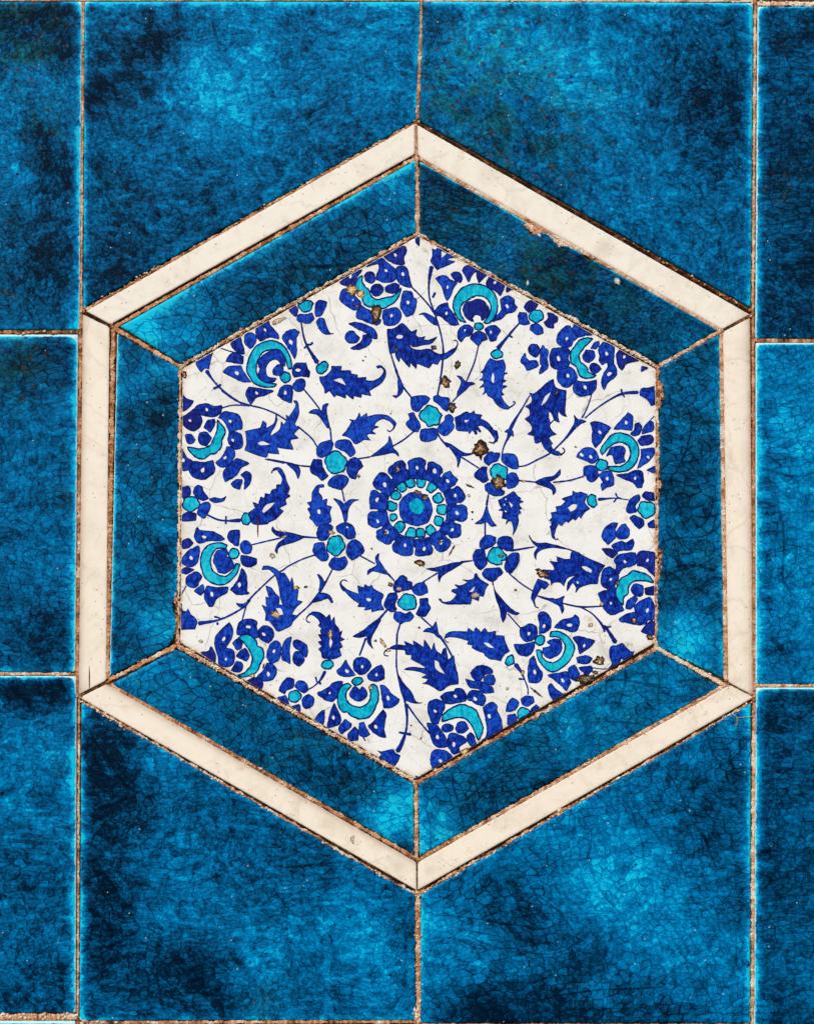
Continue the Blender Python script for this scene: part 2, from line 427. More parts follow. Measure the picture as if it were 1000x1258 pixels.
# ------------------------------------------------------------------ painted motifs
CROP = dict(A=(400, 280), B=(520, 280), C=(660, 380), D=(660, 510), E=(660, 630), F=(540, 740), G=(640, 740), H=(460, 820),
            I=(370, 760), J=(240, 740), K=(215, 630), L=(215, 480), M=(260, 370), N=(380, 390), O=(520, 390), P=(540, 530),
            Q=(530, 640), R=(420, 670), S=(320, 640), T=(330, 490), Z=(440, 550))
U = 0.15
HEXA = [(514, 290), (806, 454), (804.5, 790), (510.5, 957), (222, 790), (224.5, 453)]
def hex_inside(p, inset=1.2):
    """pull a point that strays over the edge of the hexagonal tile back onto it"""
    for _ in range(2):
        for i in range(6):
            a = Vector(HEXA[i]); b = Vector(HEXA[(i+1) % 6]); t = (b-a).normalized(); nrm = Vector((-t.y, t.x))
            d = (p-a).dot(nrm)
            if d < inset: p = p+nrm*(inset-d)
    return p
def pts_of(s):
    c = s[0]; ox, oy = CROP[c]
    out = []
    for w in s[1:].split():
        q = w.split(',')
        out.append((ox+float(q[0])*U, oy+float(q[1])*U, float(q[2])*U if len(q) > 2 else 0))
    return out
def smooth_poly(p, sub=5, corner=70, jit=0.14, grow=0.0, lobe=0.0):
    n = len(p); P = [Vector((a[0], a[1])) for a in p]
    sharp = []
    for i in range(n):
        u = (P[i]-P[i-1]); v = (P[(i+1) % n]-P[i])
        if u.length < 1e-6 or v.length < 1e-6: sharp.append(True); continue
        sharp.append(math.degrees(u.angle(v)) > corner)
    out = []
    for i in range(n):
        a, b = P[i], P[(i+1) % n]
        L = (b-a).length
        m0 = (b-P[i-1])*0.5 if not sharp[i] else (b-a)*0.6
        m1 = (P[(i+2) % n]-a)*0.5 if not sharp[(i+1) % n] else (b-a)*0.6
        if m0.length > L: m0 = m0.normalized()*L
        if m1.length > L: m1 = m1.normalized()*L
        k = max(1, min(sub, int(L/1.1)))
        for j in range(k):
            t = j/k; t2 = t*t; t3 = t2*t
            q = a*(2*t3-3*t2+1)+m0*(t3-2*t2+t)+b*(-2*t3+3*t2)+m1*(t3-t2)
            if jit and j: q = q+Vector((vn(q.x, q.y, 0.9, 1), vn(q.x, q.y, 0.9, 2)))*jit
            out.append(q)
    if grow or lobe:
        n = len(out); ar = sum(out[i].x*out[(i+1) % n].y-out[(i+1) % n].x*out[i].y for i in range(n)); sg = 1 if ar > 0 else -1
        res = []
        for i in range(n):
            u = out[i]-out[i-1]; v = out[(i+1) % n]-out[i]
            t = (u.normalized() if u.length > 1e-6 else Vector((0, 0)))+(v.normalized() if v.length > 1e-6 else Vector((0, 0)))
            if t.length < 0.5: res.append(out[i]); continue
            t.normalize(); q = out[i]
            res.append(q+Vector((t.y, -t.x))*sg*(grow+lobe*vn(q.x, q.y, 0.30, 12)))
        out = res
    return [hex_inside(q) for q in out]

class Paint:
    """one brush shape: flat fill, darker pooled outline on its edge, bare white touches"""
    def __init__(self): self.v = []; self.f = []; self.mi = []
    def fill(self, poly, mi, h):
        n = len(poly)
        poly, _, tri, _, _, _ = delaunay_2d_cdt(poly, [(i, (i+1) % n) for i in range(n)], [], 1, 1e-4)
        b = len(self.v); self.v += [W(p.x, p.y, h) for p in poly]
        for t in tri:
            t = list(t)
            a, c, d = (poly[i] for i in t)
            ar = (c-a).cross(d-a)
            if abs(ar) < 1e-7: continue
            self.f.append([b+i for i in (t if ar < 0 else t[::-1])]); self.mi.append(mi)
    def outline(self, poly, w, mi, h):
        n = len(poly); b = len(self.v)
        for i in range(n):
            u = (poly[i]-poly[i-1]); v = (poly[(i+1) % n]-poly[i])
            t = (u.normalized()+v.normalized()) if u.length > 1e-6 and v.length > 1e-6 else Vector((1, 0))
            if t.length < 0.25: t = u.normalized() if u.length > 1e-6 else Vector((1, 0))
            t.normalize(); nr = Vector((-t.y, t.x))
            ww = w*(0.85+0.5*vn(poly[i].x, poly[i].y, 0.35, 4))*0.5
            hh = h+0.02*vn(poly[i].x, poly[i].y, 2.1, 8)
            for s in (-1, 1):
                q = poly[i]+nr*ww*s
                self.v.append(W(q.x, q.y, hh))
        for i in range(n):
            j = (i+1) % n
            q = [b+2*i, b+2*i+1, b+2*j+1, b+2*j]
            a, c, d = (Vector((self.v[z].x, self.v[z].z)) for z in q[:3])
            if (c-a).cross(d-a) < 0: q = q[::-1]
            self.f.append(q); self.mi.append(mi)
    def build(self, name, mats, parent, store):
        o = make_obj(name, self.v, self.f, mats, midx=self.mi, origin=None)
        attach(o, parent, store)
        return o

PW = {}                          # world points of the empties, so that children sit right without a depsgraph update
def attach(o, parent, store=None):
    p = PW[parent.name]
    o.parent = parent; o.location = o.location-p

LAYER = [0]
def petal_shape(s, dots=(), kind='petal', outline=None):
    """s: traced outline, dots: bare white touches (x, y[, length, angle]) in the same frame"""
    big = kind in ('petal', 'dusk')
    p = Paint(); poly = smooth_poly(pts_of(s), grow=0.6 if big else (0.0 if kind == 'leaf' else 0.25), lobe={'leaf': 0.15, 'crescent': 0.6, 'flower_heart': 0.35}.get(kind, 0.65))
    if kind == 'flower_heart' and len(poly) > 12:
        c = sum(poly, Vector((0, 0)))/len(poly); rm = sum((q-c).length for q in poly)/len(poly)
        if rm > 6.5:
            ph = random.random()*6
            poly = [c+(q-c)*(0.95+0.14*abs(math.cos(2.5*math.atan2(q.y-c.y, q.x-c.x)+ph))**0.8) for q in poly]
            poly = [hex_inside(q) for q in poly]
    if kind in ('crescent', 'flower_heart', 'bud'):
        mats = [M['cyan'], M['line'], M['gap']]; w = 2.1 if outline is None else outline
    else:
        mats = [M['dusk'] if kind == 'dusk' else M['blue'], M['line'], M['gap']]; w = 1.3 if outline is None else outline
    LAYER[0] = (LAYER[0]+1) % 8; e = 0.013*LAYER[0]
    p.fill(poly, 0, 0.17+e); p.outline(poly, w, 1, 0.31+e)
    ox, oy = CROP[s[0]]
    for d in dots:
        if isinstance(d, str):
            p.fill(smooth_poly(pts_of(s[0]+d)), 2, 0.44)
        else:
            cx, cy = ox+d[0]*U, oy+d[1]*U; r = (d[2] if len(d) > 2 else random.uniform(13, 19))*U
            a0 = d[3] if len(d) > 3 else random.uniform(0.6, 2.4); q = []
            for i in range(9):
                a = i/9*2*math.pi; rr = r*(0.8+0.35*random.random())
                x, y = rr*math.cos(a), rr*0.66*math.sin(a)
                q.append(Vector((cx+x*math.cos(a0)-y*math.sin(a0), cy+x*math.sin(a0)+y*math.cos(a0))))
            p.fill(q, 2, 0.44)
    return p, mats

def stroke(parts):
    """tapered brush strokes; each part 'Cx,y,w ...'"""
    p = Paint()
    for si, s in enumerate(parts):
        P = pts_of(s); n = len(P)
        c = []
        for i in range(n-1):
            a = Vector(P[i]); b = Vector(P[i+1]); p0 = Vector(P[max(0, i-1)]); p3 = Vector(P[min(n-1, i+2)])
            k = max(2, int((b-a).length/2.0))
            for j in range(k):
                t = j/k
                c.append(0.5*((2*a)+(b-p0)*t+(2*p0-5*a+4*b-p3)*t*t+(3*a-p0-3*b+p3)*t*t*t))
        c.append(Vector(P[-1]))
        n = len(c); l, r = [], []
        for i in range(n):
            t = Vector((c[min(n-1, i+1)].x-c[max(0, i-1)].x, c[min(n-1, i+1)].y-c[max(0, i-1)].y))
            if t.length < 1e-6: t = Vector((1, 0))
            t.normalize(); nr = Vector((-t.y, t.x)); w = max(1.25, c[i].z*1.22)*0.5*(1+0.25*vn(c[i].x, c[i].y, 0.5, 6))
            q = Vector((c[i].x, c[i].y))
            l.append(q+nr*w); r.append(q-nr*w)
        # round ends
        def cap(q, d, w): return q+d*w
        e0 = Vector((c[0].x, c[0].y)); d0 = (e0-Vector((c[1].x, c[1].y))).normalized()
        e1 = Vector((c[-1].x, c[-1].y)); d1 = (e1-Vector((c[-2].x, c[-2].y))).normalized()
        poly = l+[cap(e1, d1, max(0.5, c[-1].z*0.45))]+r[::-1]+[cap(e0, d0, max(0.5, c[0].z*0.45))]
        poly = [hex_inside(q) for q in poly]
        p.fill(poly, 0, 0.13+0.012*si)
    return p, [M['line2']]
M['line2'] = paint_material('stem_paint', [(0.30, (0.004, 0.008, 0.10)), (0.5, (0.005, 0.016, 0.19)), (0.7, (0.008, 0.04, 0.36))], 0.2)

# ------------------------------------------------------------------ the painted hexagon
hexm = plate('painted_surface', HEXA, M['white'], [(1.1, 2.6)]*6, grid=7, bevel=1.2, drop=0.7, jag=0.55, jagscale=0.2,
             rusts=[(514, 300, 40, .9), (790, 470, 35, .7), (795, 600, 25, .8), (795, 650, 30, .8), (740, 815, 45, .9), (510, 940, 40, .5),
                    (240, 480, 25, .7), (235, 600, 25, .7), (235, 690, 30, .6), (340, 400, 30, .6), (690, 370, 60, .4), (560, 490, 60, .35),
                    (420, 780, 50, .4), (640, 830, 60, .5), (245, 790, 40, .5), (700, 760, 60, .35), (610, 440, 60, .35)])
tile = bpy.data.objects.new('hexagonal_tile', None); tile.empty_display_size = 0.02
tile.location = W(513, 624, 0); COL.objects.link(tile)
props(tile, 'white hexagonal tile painted with cobalt blue and turquoise flowers around a round rosette', 'tile')
PW[tile.name] = tile.location.copy()
attach(hexm, tile)

def holder(name, items, label=None):
    """an Empty part at the middle of its painted pieces"""
    s = items[0][1]; P = []
    for it in items: P += pts_of(it[1])
    cx = sum(q[0] for q in P)/len(P); cy = sum(q[1] for q in P)/len(P)
    o = bpy.data.objects.new(name, None); o.empty_display_size = 0.004
    w = W(cx, cy, 0.1); COL.objects.link(o)
    PW[o.name] = w.copy(); o.parent = tile; o.location = w-PW[tile.name]
    if label: o['label'] = label
    return o
def flower(items, label=None, name='flower'):
    f = holder(name, items, label)
    for it in items:
        kind, s = it[0], it[1]; dots = it[2:] if len(it) > 2 else ()
        nm = {'P': 'petal', 'D': 'petal', 'C': 'crescent', 'H': 'flower_heart'}[kind]
        p, mats = petal_shape(s, dots, {'P': 'petal', 'D': 'dusk', 'C': 'crescent', 'H': 'flower_heart'}[kind])
        p.build(nm, mats, f, None)
    return f
def leaf(s, *dots, curl=None, name='leaf'):
    p, mats = petal_shape(s, dots, 'leaf')
    if curl:
        q, _ = stroke([curl]); b = len(p.v); p.v += q.v; p.f += [[i+b for i in f] for f in q.f]; p.mi += [1]*len(q.f)
    return p.build(name, mats, tile, None)
def stem(*parts):
    p, mats = stroke(parts); return p.build('stem', mats, tile, None)
def bud(s):
    p, mats = petal_shape(s, (), 'bud'); return p.build('bud', mats, tile, None)
# ---- lotus flowers and crescent flowers, going round from the top
flower([('D', 'A500,210 540,170 590,160 640,155 662,185 640,230 635,260 645,292 600,300 555,285 510,262 480,235', (572, 222)),
        ('P', 'A415,400 440,340 445,300 410,290 330,320 380,275 450,240 490,275 540,315 575,350 580,405 540,440 470,440 420,420', (495, 350)),
        ('P', 'A578,350 590,322 650,320 672,360 690,440 705,485 650,475 608,452 584,405', (632, 378)),
        ('P', 'A325,385 345,362 385,368 400,400 395,440 370,450 335,430 325,410'),
        ('P', 'A380,490 410,462 450,470 470,500 455,535 410,555 380,530'),
        ('P', 'A490,490 520,470 575,455 600,470 590,505 555,530 500,520'),
        ('C', 'A300,395 270,410 245,470 265,510 300,550 310,610 360,645 430,640 470,660 520,635 570,600 605,540 617,490 590,530 545,562 480,575 420,588 375,560 355,510 320,480 300,440'),
        ('D', 'A125,430 190,385 250,345 295,345 270,380 240,430 235,470 180,475 130,455', (205, 400)),
        ('P', 'A135,515 180,500 200,545 250,570 285,615 275,665 235,670 195,650 140,610 120,575', (225, 590, 9)),
        ('P', 'A285,630 330,665 380,690 395,740 450,755 430,785 370,778 310,752 262,735 260,690'),
        ('P', 'A470,680 520,665 580,655 612,690 615,730 590,775 540,795 490,790 475,750', (540, 718)),
        ('P', 'A615,640 640,520 700,525 715,570 740,590 735,640 715,700 660,722 640,690', (675, 610))])
flower([('P', 'A195,785 250,775 310,790 370,815 410,850 420,905 380,895 340,860 290,835 240,810'),
        ('P', 'A165,890 185,855 225,848 250,875 275,900 250,935 200,940 170,915'),
        ('P', 'A310,880 345,880 375,920 350,955 300,985 240,990 210,985 270,955 300,930')], name='blossom')
flower([('P', 'B105,415 145,395 190,400 225,430 272,450 245,490 225,540 195,595 170,530 150,470', (198, 485)),
        ('P', 'B228,380 260,365 300,375 315,420 300,445 255,420'), ('D', 'B318,350 350,315 395,315 430,350 395,385 370,440 345,390'),
        ('D', 'B440,345 475,340 525,375 490,410 455,445 440,400'), ('D', 'B520,455 540,400 590,405 640,440 660,480 630,550 590,515 525,475', (585, 447)),
        ('D', 'B690,470 735,495 680,525'),
        ('P', 'B632,590 660,570 700,560 740,590 740,620 765,650 740,680 680,700 640,740 570,765 600,725 640,680 640,630', (685, 640, 18)),
        ('P', 'B95,690 130,640 195,615 210,660 245,710 290,790 230,790 180,750 140,720 100,715', (190, 700)),
        ('C', 'B345,770 305,760 265,710 245,640 255,580 300,510 370,470 450,462 530,490 585,550 605,640 590,710 540,775 495,775 540,710 555,640 530,590 490,560 430,555 380,580 320,620 300,670 310,720'),
        ('D', 'B330,650 350,615 400,605 450,585 500,610 530,660 520,720 480,755 470,720 430,705 395,740 410,765 360,740 335,700'),
        ('H', 'B420,800 435,780 475,785 488,805 470,830 430,828'),
        ('P', 'B290,845 330,800 385,805 405,840 375,880 340,890 310,930 285,895', (340, 838, 10)),
        ('P', 'B390,895 420,860 470,852 510,880 520,910 480,925 450,960 420,935 395,915'),
        ('P', 'B508,830 550,805 600,810 628,845 600,880 590,915 550,925 530,880', (553, 855, 12))])
leaf('B60,270 75,230 75,170 100,180 130,150 165,165 215,200 275,235 210,250 180,258 260,275 200,305 110,340 80,300', '150,190 190,210 150,245', name='tulip')
leaf('A735,80 770,65 765,150 740,120', name='tulip')
stem('B68,320,30 52,400,22 45,480,14 52,580,12 90,690,12 125,800,12 150,900,12 165,1000,12 165,1040,12', 'O162,240,13 160,330,13 152,420,13 135,540,12 115,640,12',
     'A705,485,10 780,560,12 850,640,12 895,710,14', 'A878,568,16 896,532,16')
leaf('A765,710 800,695 850,710 900,745 920,800 880,785 830,745 800,710')
flower([('H', 'B870,715 900,680 950,680 978,710 965,750 920,770 880,750'), ('D', 'B825,650 850,610 900,595 935,625 905,665 860,690'),
        ('P', 'B778,730 790,695 840,698 850,750 870,780 830,790 790,775'), ('P', 'B875,830 890,795 935,790 970,820 975,860 930,870 895,845'),
        ('D', 'C60,110 90,70 85,30 120,40 160,65 155,100 130,115 128,150 80,140')])
stem('B790,775,12 740,830,16 690,890,18 640,950,26 612,985,32', 'B700,880,14 728,896,14')
bud('O555,300 575,275 610,262 645,290 640,320 600,333 570,325')
leaf('O545,335 600,355 655,345 670,400 662,450 688,455 660,470 655,510 680,515 650,535 645,555 685,562 645,585 640,610 660,630 635,640 660,690 705,738 690,752 630,735 590,700 570,665 530,640 515,610 485,632 500,605 498,560 460,577 495,540 490,515 458,512 485,490 490,455 470,450 495,425 510,390',
     '570,450 580,490 575,540 558,520 560,480', curl='O700,740,12 740,715,10 752,695,10 735,690,12')
stem('O455,215,10 420,360,11 380,460,12 350,530,10', 'O285,640,12 240,690,10')
leaf('O275,478 310,485 350,530 400,530 425,545 380,560 340,600 290,640 275,650 280,610 300,570 310,520')
leaf('N638,95 690,92 760,45 800,80 835,115 880,100 870,145 905,165 950,155 930,182 980,185 1045,158 1000,210 930,225 850,238 815,205 830,245 870,265 920,265 985,258 1010,275 1060,300 1110,295 1160,265 1195,250 1200,262 1170,300 1120,335 1070,350 1050,385 1010,375 1000,385 980,415 920,390 880,375 875,420 830,370 820,410 775,360 745,320 735,365 710,320 705,285 660,295 645,200',
     (740, 158, 26, 0.1), curl='O265,255,16 282,215,9 270,188,8 250,190,8')
stem('N665,290,10 700,400,14 735,500,20 770,570,14 840,660,12')
leaf('N735,480 768,570 755,620 710,655 680,640 720,640 728,590 725,520')
flower([('H', 'O-22,800 -12,765 10,750 45,728 75,735 100,738 120,775 152,800 130,830 118,868 85,878 45,885 25,860 -10,840'),
        ('P', 'N840,660 880,645 950,645 985,665 960,700 925,725 890,765 850,755 835,710'), ('P', 'N815,790 850,785 870,820 905,880 890,930 850,925 800,885 800,860 825,840'),
        ('P', 'O85,650 120,640 150,655 205,660 210,720 190,765 160,745 120,700 90,680'), ('P', 'O140,880 175,850 185,810 215,800 240,825 235,860 250,890 215,940 170,965 130,940 120,910'),
        ('P', 'O-25,985 -15,920 30,915 100,915 115,950 100,990 50,1010 0,1010')])
leaf('O258,820 300,800 350,772 385,785 415,765 420,792 480,798 465,828 530,865 580,930 608,1000 600,1020 575,980 540,930 480,885 440,890 470,930 465,940 420,905 440,950 430,960 400,920 375,955 370,930 320,930 275,920 265,870',
     '335,842 375,840 345,862', curl='P450,0,36 468,50,24 440,95,12 405,85,10')
stem('O100,915,12 140,990,12 200,1060,16', 'P170,205,12 320,300,11')
leaf('P35,85 100,110 170,160 220,180 270,180 240,195 170,200 165,250 148,295 145,240 130,200 80,130')
flower([('P', 'C160,260 175,200 220,150 260,140 290,180 310,210 330,225 290,260 270,300 220,310 185,290', (240, 240)),
        ('P', 'C300,125 340,140 400,180 450,205 400,210 330,230 295,170'), ('P', 'C105,370 130,325 180,320 240,310 260,350 245,400 260,440 240,470 180,490 120,470 105,420', (172, 405, 22)),
        ('P', 'C165,540 180,490 250,470 300,500 320,560 290,600 245,635 200,620 170,580', (250, 545)), ('P', 'C295,630 320,585 400,600 480,580 475,640 440,690 360,710 310,680', (390, 640)),
        ('C', 'C450,240 400,235 340,260 300,310 275,350 275,430 320,470 340,530 380,560 440,560 480,540 420,520 400,470 350,430 340,370 380,310 420,270'),
        ('P', 'C440,315 470,275 500,265 500,290 475,325'), ('P', 'C375,380 400,335 460,345 468,390 420,435 385,415'), ('P', 'C430,470 460,445 500,465 520,490 470,525 440,505'),
        ('P', 'C500,330 540,270 620,300 625,350 620,440 645,490 640,540 570,600 545,655 525,600 540,540 580,470 570,430 530,450 505,420 515,380', (565, 362), (588, 530, 22, 2.6)),
        ('D', 'C650,370 670,340 720,360 830,420 760,430 720,450 690,495 660,450', (710, 390)), ('D', 'C855,470 900,480 850,505')])
flower([('P', 'C30,330 45,295 60,325 85,340 75,400 85,470 60,500 20,525 25,490 45,460 25,440'), ('P', 'O860,265 880,230 920,225 948,255 940,300 915,320 880,300'),
        ('P', 'O800,350 830,295 840,335 870,360 920,355 940,390 900,415 850,430 830,390 805,370')], name='blossom')
stem('C445,690,8 410,800,10 365,890,12', 'C820,680,26 700,690,20 600,735,14 480,815,11 390,890,12', 'C685,655,14 695,690,12 712,718,10',
     'D300,100,30 230,190,16 140,280,12 90,320,12 0,365,12 -90,410,11 -160,423,10')
leaf('C835,700 850,650 900,645 955,630 960,780 930,790 900,740 860,715', name='tulip')
leaf('C300,865 330,900 365,905 400,918 350,940 320,965 275,1000 290,960 305,920')
leaf('C-68,685 -30,690 20,655 80,600 130,572 140,620 165,650 235,665 228,780 225,850 240,878 200,865 172,830 165,870 178,925 140,905 115,850 92,835 90,880 105,930 135,907 100,947 120,997 155,1022 110,1037 92,1057 125,1102 108,1105 130,1147 180,1172 200,1192 160,1197 110,1177 60,1137 30,1080 0,1095 -22,1090 -28,1035 -83,1022 -45,990 -55,940 -103,897 -63,867 -70,815 -98,795 -53,767 -43,727',
     '105,680 60,720 30,790 70,755 100,700', curl='D180,325,12 215,310,10 222,285,9 205,268,10')
stem('O870,640,10 800,760,14 750,840,20 710,920,26 690,1000,16', 'P590,0,30 550,70,16 520,140,11 512,190,10')
leaf('O665,935 700,915 730,930 735,975 710,950')
flower([('P', 'D435,65 470,55 550,75 595,105 560,150 520,210 475,265 450,200 455,120', (510, 140, 18, 1.2)), ('P', 'D625,115 680,50 720,10 740,-20 775,10 775,70 770,125 700,110', (725, 62)),
        ('P', 'D765,155 795,120 800,80 830,65 850,100 835,150 790,165'), ('P', 'D855,150 880,90 920,55 945,60 945,120 900,140'),
        ('D', 'D825,210 860,175 930,170 945,200 920,235 850,242'), ('P', 'D850,280 950,270 955,310 900,380 820,435 850,350', (905, 345)), ('P', 'D895,450 960,420 962,470'),
        ('P', 'D650,490 740,480 800,455 850,465 865,520 850,590 820,590 780,545 700,515', (800, 515)), ('P', 'D505,490 545,465 600,470 620,520 615,570 560,590 530,615 525,570 540,550', (570, 520)),
        ('P', 'D385,430 430,415 480,430 492,490 460,540 410,530 405,500 380,490'), ('P', 'D320,340 370,280 430,268 475,300 498,350 455,390 400,370', (360, 325), (435, 342)),
        ('H', 'D485,400 510,368 550,375 572,405 555,440 515,450 488,430'),
        ('C', 'D530,325 515,285 550,230 600,170 660,145 740,165 790,200 825,270 820,350 780,420 720,455 640,460 580,445 590,420 680,420 740,380 765,320 740,250 680,220 620,235 570,275'),
        ('P', 'D565,335 590,290 610,265 690,260 715,290 705,340 715,380 640,395 625,360 620,330 590,320')])
stem('D380,500,10 260,535,12 130,550,12', 'P780,415,12 640,400,10', 'D915,50,8 955,10,8')
leaf('P780,415 850,380 930,365 960,340 985,310 985,350 940,390 895,410 940,455 950,490 925,520 920,480 870,455 800,430')
stem('D500,690,24 560,685,16 640,680,10 750,695,8', 'D640,640,12 655,672,12 690,685,10', 'D625,712,12 645,685,12')
bud('D415,670 440,650 475,660 475,700 485,730 460,755 425,735 410,710')
leaf('D410,650 385,715 430,765 380,800 355,845 340,825 310,860 290,845 250,880 240,865 215,880 200,905 170,885 150,930 135,985 125,1010 112,960 115,870 100,860 120,835 110,800 160,790 150,750 195,740 230,705 200,685 240,670 290,655 288,620 320,635 350,630',
     '250,760 290,730 325,735 310,770 270,790', curl='E120,110,34 130,190,16 150,220,9 172,213,8')
flower([('H', 'D825,770 850,720 900,715 950,735 955,790 920,830 870,835 840,800'), ('D', 'D860,660 880,630 950,640 955,700 900,690'), ('P', 'D730,770 765,690 825,655 835,685 800,740 805,790 750,800'),
        ('P', 'D760,840 790,825 860,860 870,900 830,925 795,890'), ('D', 'D905,890 950,860 958,920 915,915')])
flower([('P', 'E530,190 560,120 610,90 655,85 630,140 640,190 580,255 545,220'), ('P', 'E640,170 680,110 720,95 750,150 735,200 670,210'),
        ('P', 'E610,270 680,235 720,250 780,215 785,250 765,300 700,300 640,320'), ('D', 'E530,295 610,300 650,330 615,365 570,340')], name='blossom')
flower([('P', 'E630,390 660,350 720,335 800,330 810,400 780,430 700,450 660,500 640,480 650,430', (715, 400)), ('D', 'E820,340 860,315 960,330 960,520 920,480 870,440 820,430', (900, 390)),
        ('P', 'E525,540 540,470 590,445 640,480 660,530 630,590 640,650 590,630 530,590', (600, 545)), ('P', 'E500,660 560,640 620,650 650,700 705,795 610,830 560,800 530,740', (600, 740)),
        ('C', 'E640,640 660,590 680,540 740,510 780,475 840,490 880,500 920,525 945,570 880,555 790,560 745,600 740,660 705,690 700,750 660,720'),
        ('P', 'E770,620 800,585 860,600 862,660 830,680 780,655'), ('D', 'E880,620 950,605 950,670 885,665'), ('P', 'E725,780 740,720 800,685 815,700 790,750 760,785'),
        ('P', 'E800,760 850,720 920,695 950,750 950,860 900,880 870,910 800,880 830,830 800,800', (900, 800)), ('P', 'E670,870 740,830 810,820 880,860 850,910 780,905 680,885'),
        ('D', 'E850,970 900,910 955,870 955,1000 900,990')])
leaf('E275,330 300,312 400,365 550,430 505,500 490,580 420,585 350,608 310,655 318,610 285,570 242,640 246,580 275,545 330,505 265,522 235,545 215,600 185,568 130,570 112,592 105,550 80,540 40,465 130,472 140,450 100,395 165,405 160,360 220,380 270,378',
     '360,440 400,440 445,470 440,490 390,470', (328, 570, 12))
leaf('Q870,475 940,500 960,520 925,560 900,545 860,610 840,660 862,712 825,650 815,625 840,540', curl='Q835,650,16 850,700,10 875,712,9')
leaf('Q797,115 825,160 870,182 930,180 1000,195 1050,205 1000,215 930,225 880,245 855,285 855,318 840,270 870,215 840,190 810,150')
stem('E130,272,24 240,295,12 290,312,10', 'Q840,212,10 670,240,16 640,240,14')
stem('Q635,430,10 730,510,11 830,575,10', 'E0,680,10 80,705,20 130,715,30', 'E205,740,10 350,770,14 520,765,10', 'E360,775,12 440,820,11 500,880,14 550,950,24', 'G680,190,14 710,230,20 770,325,34',
     'E548,925,14 575,938,14 603,928,10', 'E545,940,14 548,975,12')
leaf('E70,705 160,705 220,680 205,730 215,790 200,825 180,765 130,735')
leaf('G725,380 745,355 780,355 825,335 860,370 900,405 925,400 905,440 850,490 815,450 800,520 760,540 715,540 745,500 725,450', name='tulip')
stem('G580,535,8 650,545,8 720,545,8')
flower([('P', 'G145,115 160,85 210,90 240,150 235,210 190,245 150,250 155,180', (188, 195)), ('P', 'G275,205 330,150 430,125 440,105 468,130 465,200 430,240 350,215', (395, 185, 22, 0)),
        ('P', 'G425,290 470,280 540,300 600,315 570,355 520,390 480,420 465,350', (515, 355)), ('P', 'G455,455 540,440 575,460 550,495 465,495'), ('P', 'G475,535 570,525 580,550 540,595 510,570'),
        ('P', 'G390,545 435,515 475,590 450,645 400,610'), ('P', 'G220,595 370,570 390,620 400,660 370,720 330,680 280,635', (340, 640)), ('P', 'G225,690 245,670 290,720 370,770 280,805 240,760'),
        ('P', 'G65,650 60,560 75,470 105,440 130,520 172,580 165,620 130,655', (112, 570, 20)), ('P', 'F665,215 700,200 740,175 785,200 795,260 760,305 700,315 665,270', (730, 255)),
        ('P', 'F610,345 700,345 770,325 770,370 740,425 690,435 640,410'), ('H', 'F785,300 820,265 855,285 850,330 820,348 790,335'),
        ('C', 'G235,280 245,240 310,240 380,280 430,350 425,420 380,490 300,555 240,565 180,520 140,460 125,390 160,395 175,450 220,490 280,490 340,440 360,370 340,310 290,280'),
        ('P', 'G215,325 260,305 315,310 330,360 315,410 240,455 185,420 180,375 225,370 245,345')])
leaf('F50,265 90,240 230,240 235,210 280,245 295,205 340,245 370,210 400,245 460,235 455,270 525,275 535,320 570,400 525,430 500,478 440,465 415,465 370,430 365,415 310,395 265,370 270,350 225,340 240,315 160,290 80,280 50,290',
     '360,330 400,335 445,375 400,365', curl='F50,275,12 40,300,8 60,325,8 75,325,8')
bud('F540,490 560,445 595,430 605,470 600,500 560,518')
stem('F622,510,34 660,560,20 690,620,12 720,700,10 722,755,10', 'F650,626,14 690,630,12')
flower([('H', 'F640,910 660,870 705,870 735,905 720,950 670,965 645,940'), ('P', 'F545,890 560,830 595,785 640,815 630,860 600,885'), ('P', 'F670,790 700,770 760,775 770,815 720,845 680,830'),
        ('P', 'F750,880 790,840 825,880 780,915 755,905'), ('P', 'F560,930 620,915 630,990 600,1005 560,1000')])
flower([('P', 'F255,580 300,530 370,520 420,550 430,575 370,590 330,635 285,630'), ('P', 'F365,630 390,600 440,600 452,640 430,672 385,665'),
        ('P', 'F215,630 280,650 320,640 370,665 430,700 440,735 370,740 320,705 250,690')], name='blossom')
leaf('Q497,488 520,570 560,620 620,690 680,740 720,755 690,770 615,740 605,790 585,830 570,790 560,720 530,640')
stem('Q625,760,10 735,885,10', 'Q497,480,10 503,520,12')
flower([('H', 'Q460,290 490,240 530,215 570,240 605,280 600,315 570,320 575,350 510,350 480,330'), ('P', 'Q395,190 415,145 460,120 520,135 522,175 480,210 430,230 400,215'),
        ('P', 'Q540,180 560,140 600,130 655,145 665,220 620,240 560,210'), ('P', 'Q345,310 360,245 430,235 440,300 450,350 405,395 370,370'), ('P', 'Q600,380 630,290 680,262 712,280 705,350 650,425 610,405'),
        ('P', 'Q420,430 450,395 500,390 560,390 580,425 550,450 500,490 440,465')])
leaf('R690,190 770,182 850,160 920,142 1000,135 940,175 830,240 805,270 798,300 788,260 795,215 740,205')
stem('R785,225,12 720,265,10 665,300,10', 'Q240,337,16 335,325,10')
leaf('Q75,645 100,665 160,655 210,600 165,575 170,565 220,550 190,520 240,530 300,500 255,480 310,485 345,470 355,435 370,430 390,470 465,520 440,560 425,620 390,610 385,655 355,640 330,630 320,680 265,680 210,680 120,680 75,660',
     '310,580 355,535 340,575', curl='Q80,652,16 64,640,16')
